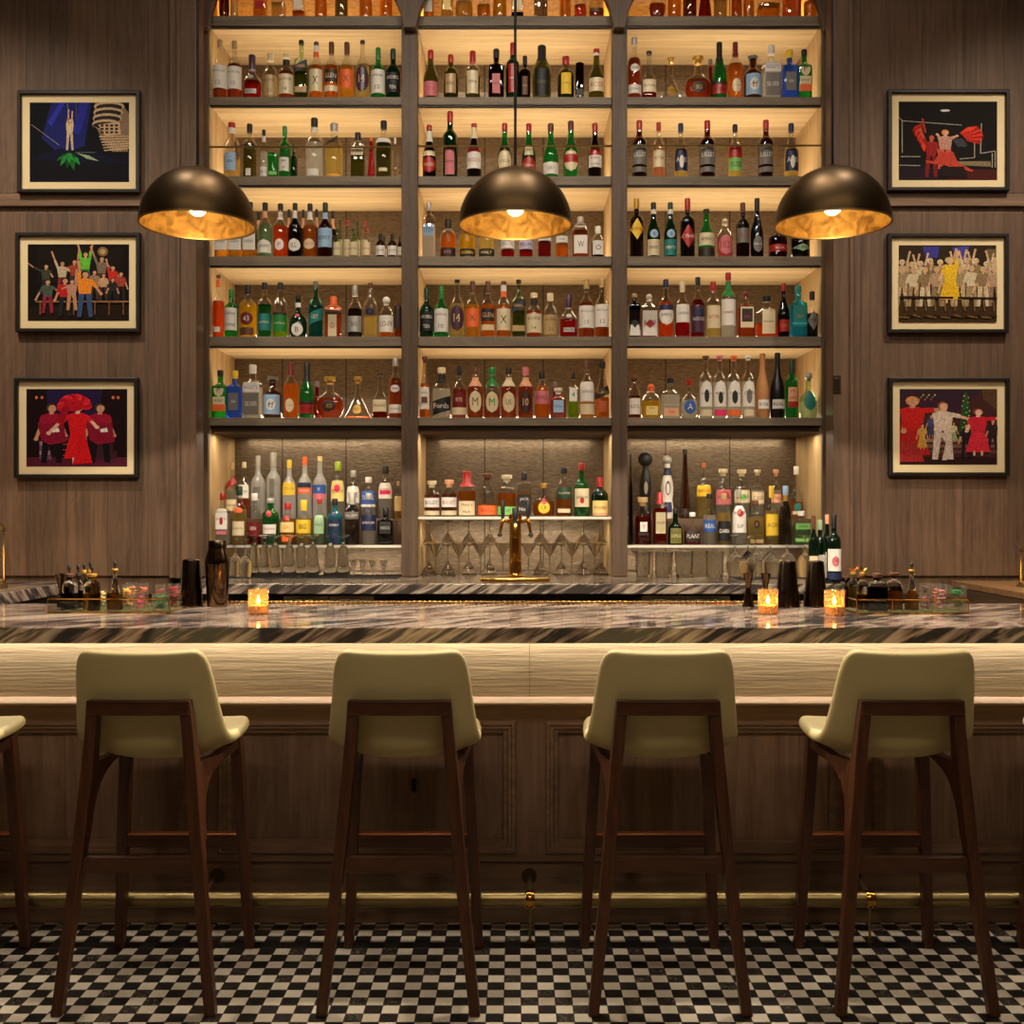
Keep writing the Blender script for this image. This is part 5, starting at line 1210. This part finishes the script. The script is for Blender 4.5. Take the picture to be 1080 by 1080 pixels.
def picture(px, lb, draw):
    x0, y0, x1, y1 = px; Yf = YW - .032
    X0, X1, Z0, Z1 = WX(x0, Yf), WX(x1, Yf), WZ(y1, Yf), WZ(y0, Yf); w, h = (X1 - X0) / 2, (Z1 - Z0) / 2
    o = thing('framed_photograph', ((X0 + X1) / 2, YW - .001, (Z0 + Z1) / 2), lb, 'picture', 'framed stage photographs')
    t = .019; prof = [(0, 0), (0, -.031), (.004, -.034), (t - .003, -.034), (t, -.030), (t, 0)]
    rings = [[(sx * (w - d), y, sz * (h - d)) for d, y in prof] for sx, sz in ((-1, -1), (1, -1), (1, 1), (-1, 1))]
    rings.append(rings[0])
    MB().ring_stack(rings, False, False).build('frame', M_frame, o)
    MB().box(-w + .01, w - .01, -.016, -.001, -h + .01, h - .01).build('mount', M_mat, o)
    m = .041 + t - .002
    a = Art(2 * (w - m), 2 * (h - m))
    draw(a)
    pr = a.mb.build('photo_print', [print_mat('print_%02x%02x%02x' % c, c) for c in a.cols], o, False, loc=(0, -.0164, 0), fix=False)
    return o
def art1(a):
    a.rect((7, 7, 14), 0, 0, 1, 1)
    a.poly((24, 28, 96), [(.22, 1), (.62, 1), (.55, .45), (.3, .35), (.12, .55)]); a.poly((40, 46, 160), [(.30, 1), (.36, 1), (.22, .70), (.18, .74)]); a.poly((34, 38, 140), [(.5, 1), (.6, 1), (.5, .6), (.44, .62)])
    a.poly((12, 12, 36), [(0, .3), (.3, .42), (.6, .4), (1, .25), (1, 0), (0, 0)]); a.poly((9, 8, 14), [(0, .28), (1, .22), (1, 0), (0, 0)])
    c1, c2, dk = (196, 162, 124), (132, 108, 84), (40, 34, 34)
    a.poly(c2, [(.66, 1), (.92, 1), (1, .86), (1, .42), (.88, .38), (.72, .55), (.64, .78)])
    for i in range(4):
        y = .95 - i * .075; x = .80 - i * .01
        a.ell(c1, x, y, .155 - i * .004, .065); a.ell(dk, x, y - .012, .135, .045)
    a.poly(c1, [(.69, .72), (.90, .76), (.92, .60), (.76, .58)])
    for i in range(4):
        for j in range(3): a.rect(dk, .715 + i * .048, .61 + j * .043, .745 + i * .048, .638 + j * .043)
    for i in range(6): a.line(c1, .70 + .01 * i, .57 - .035 * i, 1, .575 - .03 * i, .014)
    for i in range(8): a.line(c1, .74 + .033 * i, .52, .84 + .02 * i, .38, .008)
    a.person(.405, .40, .40, (206, 178, 140), (196, 168, 132), skin=(222, 170, 130), arms=[(-.05, 1.25), (.10, 1.2)], w=.8)
    a.line((150, 140, 130), .02, .72, .30, .46, .006); a.line((120, 110, 90), .38, 1, .40, .80, .006); a.line((90, 84, 74), .47, 1, .47, .78, .006)
    a.line((110, 120, 90), .46, .37, .66, .37, .006); a.poly((150, 170, 130), [(.48, .36), (.60, .33), (.70, .26), (.58, .29)])
    for i, (dx, dy) in enumerate([(-.13, -.10), (-.09, -.16), (-.02, -.20), (.05, -.22), (.11, -.15), (.06, -.06), (-.07, -.05), (.0, -.12)]):
        x, y = .40, .36; c = ((20, 98, 36), (34, 132, 52), (14, 66, 26))[i % 3]
        a.poly(c, [(x - .02, y), (x + .5 * dx - .035, y + .5 * dy), (x + dx, y + dy), (x + .5 * dx + .035, y + .5 * dy + .01), (x + .02, y)])
def crowd(a, ppl):
    for p in ppl: a.person(*p[:5], **p[5])
def art2(a):
    a.rect((14, 9, 7), 0, 0, 1, 1); a.poly((30, 18, 10), [(0, .18), (1, .22), (1, 0), (0, 0)]); a.poly((22, 14, 8), [(.1, .95), (.95, .95), (.9, .5), (.1, .5)])
    a.ell((126, 96, 60), .74, .905, .052, .062); a.ell((186, 150, 96), .74, .905, .028, .034)
    up = [(-.30, 1.28), (.32, .6)]; up2 = [(-.25, .7), (.14, 1.3)]; upb = [(-.2, 1.3), (.2, 1.28)]
    for x, y, h, t, b, ar in [(.18, .34, .40, (60, 60, 50), (36, 34, 40), [(-.6, 1.05), (.2, .6)]), (.34, .36, .42, (190, 170, 140), (120, 40, 40), up), (.46, .38, .42, (150, 60, 40), (60, 50, 60), up2), (.73, .40, .44, (120, 100, 80), (60, 50, 40), up),
                              (.84, .32, .40, (190, 40, 30), (30, 24, 24), [(-.2, 1.2), (.2, .6)]), (.92, .26, .38, (160, 60, 44), (40, 30, 30), None), (.57, .44, .46, (96, 180, 50), (50, 90, 50), upb), (.66, .28, .38, (150, 110, 80), (70, 50, 40), None), (.75, .26, .36, (190, 150, 110), (60, 40, 36), None), (.84, .22, .34, (40, 34, 34), (30, 28, 28), None)]:
        a.person(x, y, h, t, b, arms=ar)
    a.rect((140, 96, 58), .08, .24, 1, .262)
    for x in (.12, .45, .66, .8, .94): a.rect((110, 70, 42), x, .08, x + .014, .24)
    for x, y, h, t, b, ar in [(.20, .10, .44, (70, 80, 70), (130, 34, 50), [(-.3, .4), (.3, .6)]), (.37, .06, .50, (176, 30, 30), (34, 30, 34), None), (.44, .14, .40, (180, 130, 110), (180, 130, 90), up2), (.57, .05, .60, (226, 132, 36), (52, 72, 110), [(-.12, 1.2), (.3, .5)])]:
        a.person(x, y, h, t, b, arms=ar, w=1.1)
def art3(a):
    a.rect((24, 8, 10), 0, 0, 1, 1); a.poly((34, 20, 58), [(.2, 1), (.75, 1), (.72, .6), (.22, .55)]); a.poly((80, 22, 42), [(0, .12), (1, .12), (1, 0), (0, 0)])
    for x in (.10, .155, .86, .91): a.ell((214, 110, 70), x, .89, .014, .02); 
    a.poly((60, 24, 34), [(.68, .1), (.9, .1), (.9, .2), (.86, .2), (.86, .3), (.68, .3)])
    for i in range(4): a.rect((150, 110, 130) if i % 2 else (104, 70, 90), .13, .09 + i * .06, .25 - i * .012, .145 + i * .06)
    for i in range(4): a.rect((120, 60, 60), .36, .14 + i * .07, .52, .155 + i * .07)
    for x, lean in ((.25, .0), (.73, .0)):
        a.person(x, .05, .76, (150, 18, 44), (16, 12, 16), arms=[(-.22, .40), (.20, .46)], hair=(70, 44, 30), w=1.15)
        a.poly((128, 16, 40), [(x - .14, .56), (x + .12, .56), (x + .15, .32), (x - .02, .28), (x - .10, .34)])
        a.poly((232, 222, 214), [(x, .48), (x + .07, .50), (x + .08, .45), (x + .01, .44)])
    a.person(.51, .04, .78, (206, 20, 26), (214, 22, 28), skin=(226, 180, 150), arms=[(-.42, .50), (.28, .60)], hair=(224, 190, 150), skirt=True, w=1.1)
    a.poly((206, 18, 26), [(.45, .48), (.59, .48), (.60, .22), (.66, .05), (.46, .03), (.50, .24)])
    for i in range(13):
        t = PI * (.02 + i * .085); x, y = .48 + .12 * math.cos(t), .77 + .12 * math.sin(t); a.ell(((196, 20, 34), (160, 12, 28), (222, 40, 48))[i % 3], x, y, .055, .05, 10)
    a.ell((176, 16, 30), .47, .79, .11, .08)
    for i in range(5): a.ell((150, 12, 28), .39 - .01 * i, .74 - .035 * i, .04, .04, 8)
def art4(a):
    a.rect((20, 14, 11), 0, 0, 1, 1); a.poly((70, 22, 20), [(.25, .16), (1, .13), (1, 0), (.2, 0)]); a.poly((34, 20, 26), [(0, .17), (.5, .14), (.5, 0), (0, 0)])
    w = (164, 152, 138)
    for l in ((.0, .80, .035, .755), (.035, .755, .035, .35), (.035, .755, .64, .70), (.02, .30, .22, .30), (.01, .19, .22, .185), (.62, .27, .77, .285), (.77, .285, .77, .52), (.84, .72, .83, .34), (.83, .34, .98, .37), (.98, .37, .98, .16), (.95, .34, .95, .16)): a.line(w, *l, .010)
    a.poly((130, 112, 80), [(.60, .24), (.93, .24), (.94, .17), (.6, .19)]); a.ell((220, 220, 216), .47, .885, .05, .014)
    for side, cx, cy in ((1, .70, .60), (-1, .22, .62)):
        for i in range(12):
            t = (-.95 + i * .15) if side > 0 else (PI * .5 + .1 + i * .13); l = (.22 if side > 0 else .16) * (1 - .02 * i)
            if side > 0: x0, y0 = .62, .60; x1, y1 = x0 + l * 1.25 * math.cos(t * .75), y0 + l * math.sin(t * .75)
            else: x0, y0 = .24, .72 - .02 * i; x1, y1 = x0 - .11 + .012 * i, y0 - .10 - .004 * i
            c = ((196, 34, 22), (150, 20, 16), (228, 62, 36))[i % 3]; dx, dy = (y1 - y0) * .16, -(x1 - x0) * .16
            a.poly(c, [(x0, y0), ((x0 + x1) / 2 + dx, (y0 + y1) / 2 + dy), (x1, y1), ((x0 + x1) / 2 - dx, (y0 + y1) / 2 - dy)])
    a.line((170, 60, 40), .24, .78, .27, .60, .02); a.person(.33, .04, .54, (150, 32, 28), (120, 26, 26), arms=[(-.25, 1.1), (.2, .5)], skin=(196, 90, 60))
    a.person(.47, .14, .50, (196, 140, 120), (206, 90, 66), skin=(220, 160, 124), arms=[(-.16, .88), (.24, .84)], hair=(214, 120, 60), w=1.25)
    a.poly((190, 62, 44), [(.36, .24), (.42, .36), (.55, .36), (.60, .22), (.76, .12), (.74, .10), (.57, .17), (.44, .19), (.28, .22), (.27, .25)])
    for i in range(8): a.ell((60, 58, 62), .58 + .012 * i, .50 - .018 * (i % 4), .03, .03, 8)
    a.poly((30, 18, 18), [(.42, .17), (.66, .17), (.7, .03), (.4, .04)])
def art5(a):
    a.rect((74, 52, 28), 0, 0, 1, 1); a.rect((48, 34, 22), 0, .62, 1, 1); a.poly((60, 56, 140), [(.25, .98), (.42, .98), (.40, .84), (.27, .84)]); a.poly((70, 66, 160), [(.55, .97), (.72, .99), (.70, .82), (.58, .84)])
    a.rect((104, 88, 60), .90, .62, 1, .95)
    rnd = random.Random(3); cs = [(188, 164, 124), (160, 134, 96), (206, 186, 150), (140, 112, 78), (176, 142, 110)]
    for i in range(11):
        x = .03 + .094 * i + rnd.random() * .02
        a.person(x, .32, .46 + rnd.random() * .06, cs[i % 5], cs[(i + 2) % 5], skin=(206, 164, 120), arms=[(-.2, rnd.choice((.4, 1.15))), (.2, rnd.choice((.4, 1.2)))], hair=(214, 196, 160))
    a.rect((60, 40, 20), 0, 0, 1, .31)
    for i in range(9):
        x = .03 + .118 * i
        a.person(x, .20, .48 + rnd.random() * .05, cs[(i + 1) % 5], cs[i % 5], skin=(206, 160, 116), arms=[(-.25, .35), (.18, rnd.choice((.4, 1.1)))], hair=(196, 170, 130))
    a.person(.52, .24, .60, (230, 184, 40), (226, 176, 34), skin=(224, 176, 130), arms=[(-.2, .5), (.15, 1.12)], hair=(206, 170, 110), skirt=True, w=1.15)
    a.line((40, 26, 14), 0, .32, .55, .31, .03); a.line((36, 24, 14), .6, .31, 1, .30, .03)
    for i in range(14): a.line(((110, 80, 40), (44, 30, 16))[i % 2], .07 * i, .06 + .015 * (i % 3), .07 * i + .1, .05 + .02 * (i % 2), .02)
    for i in range(10): a.line((120, 90, 52), .06 + .1 * i, .28, .07 + .1 * i, .14, .012)
def art6(a):
    a.rect((66, 34, 30), 0, 0, 1, 1); a.poly((52, 30, 44), [(0, 1), (.86, 1), (.6, .7), (0, .75)]); a.poly((84, 56, 34), [(.84, 1), (1, 1), (1, .72), (.86, .86)]); a.rect((44, 22, 20), 0, 0, 1, .10)
    for i in range(3): a.rect(((150, 110, 90), (120, 82, 70), (96, 60, 54))[i], .24, .30 - .075 * i, 1, .345 - .075 * i)
    a.poly((34, 74, 34), [(.60, .34), (.76, .34), (.69, .96), (.66, .96)])
    for i in range(26): a.ell(((210, 190, 90), (230, 214, 150), (60, 130, 60))[i % 3], .615 + .13 * ((i * 37) % 100) / 100 * (1 - .5 * i / 26) + .03 * i / 26, .36 + .57 * i / 26, .007, .009, 6)
    for i in range(9): a.ell(((196, 60, 60), (80, 150, 80), (200, 170, 60))[i % 3], .2 + .02 * i, .86 + .03 * (i % 3), .010, .013, 6)
    a.poly((150, 24, 22), [(.0, .55), (.10, .60), (.20, .56), (.24, .06), (.0, .06)])
    a.person(.13, .06, .84, (190, 30, 26), (170, 28, 24), arms=[(-.1, .45), (.36, .80)], hair=(204, 130, 60), skirt=True, w=1.35)
    a.poly((160, 40, 36), [(.0, .30), (.20, .30), (.25, .04), (.0, .04)]); a.person(.23, .20, .34, (196, 150, 60), (186, 140, 60), skirt=True); a.person(.32, .36, .30, (66, 70, 110), (60, 60, 90), skirt=True); a.person(.55, .30, .26, (196, 190, 130), (150, 160, 110), skirt=True)
    a.person(.44, .07, .76, (216, 192, 170), (206, 184, 166), skin=(222, 170, 140), arms=[(-.10, .52), (.36, .70)], hair=(140, 80, 40), w=1.2)
    a.poly((206, 182, 164), [(.40, .42), (.49, .42), (.54, .28), (.48, .06), (.43, .06), (.47, .28)])
    a.person(.68, .10, .44, (34, 26, 30), (30, 24, 28)); a.person(.95, .20, .40, (50, 30, 30), (44, 26, 28))
    a.person(.80, .12, .62, (196, 34, 48), (206, 40, 54), skin=(230, 180, 150), arms=[(-.18, .52), (.42, .80)], hair=(150, 70, 34), skirt=True, w=1.3)
picture((18, 95, 147, 203), 'framed photo of acrobat on dark blue stage with ornate tower, topmost on left wall', art1)
picture((16, 245, 147, 350), 'framed photo of a cast cheering with raised arms on black stage, left wall', art2)
picture((14.5, 398, 145, 504), 'framed photo of woman in red gown and feather hat between red-coated men', art3)
picture((937, 94, 1065, 201), 'framed photo of a dancer with red feather wings, topmost on right wall', art4)
picture((937, 246, 1064, 351), 'framed photo of a cream-dressed crowd around one person in yellow, right wall', art5)
picture((938, 398, 1065, 502), 'framed photo of a man in cream suit dancing between women in red', art6)

# ================================================================== light
def area(name, loc, rot, sx, sy, power, col, shape='RECTANGLE', spread=PI):
    l = bpy.data.lights.new(name, 'AREA'); l.shape = shape; l.size = sx; l.size_y = sy; l.energy = power; l.color = col; l.spread = spread
    o = bpy.data.objects.new(name, l); COL.objects.link(o); o.location = loc; o.rotation_euler = rot; return o
WARM = (1.0, .83, .60); WARM2 = (1.0, .87, .70); AMBER = (1.0, .47, .09)
for bi, (a, c) in enumerate(bays):
    w = c - a; m = (a + c) / 2
    for nm in ('r0', 'r1', 'r2', 'r3', 'r4', 'r5'):
        if nm == 'r0': area('amber_shelf_led', (m, YF + .20, SH[nm] + .006), (PI - math.radians(62), 0, 0), w * .96, .02, K_LED * 9.0, AMBER)
        else:
            kb = 1.15 if (nm in ('r2', 'r3') or (nm == 'r1' and bi == 1)) else .68
            area('shelf_led', (m, YF + .30, SH[nm] + .006), (PI - math.radians(22 if kb > 1 else 5), 0, 0), w * .96, .02, K_LED * kb * .8, WARM)
            area('bottle_led', (m, YF + .24, SH[nm] + .006), (PI + math.radians(50), 0, 0), w * .96, .02, K_LED * .9, WARM)
    area('header_led', (m, YF + .455, WZ(456, YF) - .006), (math.radians(6), 0, 0), w * .86, .012, K_LOW * .35, WARM)
    area('header_front_led', (m, YF + .09, WZ(456, YF) - .006), (0, 0, 0), w * .94, .015, K_LOW * .8, WARM)
    k = 'LCR'[bi]
    area('glass_shelf_led', (m, YF + .14, ZG[k] - .02), (math.radians(38), 0, 0), w * .94, .015, K_LOW * .8, WARM, 'RECTANGLE', math.radians(110))  # unseen strip added below the glass shelf to brighten glassware and panel
area('counter_led', (0, YP - .030, 1.008), (math.radians(-18), 0, 0), 4.4, .012, K_BAR, (1.0, .90, .76))
for px in (208.5, 543.5, 878):
    l = bpy.data.lights.new('pendant_beam', 'SPOT'); l.energy = K_PEND; l.color = WARM2; l.spot_size = math.radians(136); l.spot_blend = .06; l.shadow_soft_size = .02
    o = bpy.data.objects.new('pendant_beam', l); COL.objects.link(o); o.location = (WX(px, 3.85), 3.85, 2.467 + .026)
for x in (-2.75, 2.75):
    for dx in (0,):
        l = bpy.data.lights.new('wall_downlight', 'SPOT'); l.energy = K_WALL; l.color = WARM2; l.spot_size = math.radians(84); l.spot_blend = 1.0; l.shadow_soft_size = .06
        o = bpy.data.objects.new('wall_downlight', l); COL.objects.link(o); o.location = (x, 3.9, CEIL - .02); o.rotation_euler = (math.radians(21), 0, 0)
for x in (-1.7, -.57, .57, 1.7):
    area('bar_spot', (x, 3.85, CEIL - .02), (0, 0, 0), .08, .08, K_SPOT, WARM2, 'DISK', math.radians(50))
for x in (-2.1, -.7, .7, 2.1):
    area('ceiling_fill', (x, .1, CEIL - .02), (math.radians(15), 0, 0), .7, .7, K_FILL, WARM2, 'DISK')  # unseen soft fill, added to lift stool backs, floor and bar front
for x in (-.9, 0, .9):
    area('shelf_front_fill', (x, 3.2, CEIL - .02), (math.radians(45), 0, 0), .16, .16, K_FILL_SHELF, WARM2, 'DISK', math.radians(100))  # unseen front fill, added to brighten bottle labels and shelf fronts
w = bpy.data.worlds.new('dim_room'); sc.world = w; w.use_nodes = True
w.node_tree.nodes['Background'].inputs[0].default_value = (.02, .014, .008, 1)

# ================================================================== camera and view
cd = bpy.data.cameras.new('camera'); cam = bpy.data.objects.new('camera', cd); COL.objects.link(cam)
cam.location = (0, 0, EYE); cam.rotation_euler = (PI / 2, 0, 0)
cd.sensor_width = 36; cd.lens = 36 * F / 1080; cd.shift_x = -(CX - 540) / 1080; cd.shift_y = -(540 - HY) / 1080
cd.clip_end = 60
sc.camera = cam
vs = sc.view_settings; vs.view_transform = 'Standard'; vs.look = 'None'; vs.gamma = 1; vs.use_curve_mapping = False; vs.exposure = 0.0
cy = sc.cycles
cy.max_bounces = 8; cy.diffuse_bounces = 4; cy.glossy_bounces = 4; cy.transmission_bounces = 6; cy.transparent_max_bounces = 28
cy.caustics_reflective = False; cy.caustics_refractive = False; cy.sample_clamp_indirect = 3.0; cy.use_denoising = True
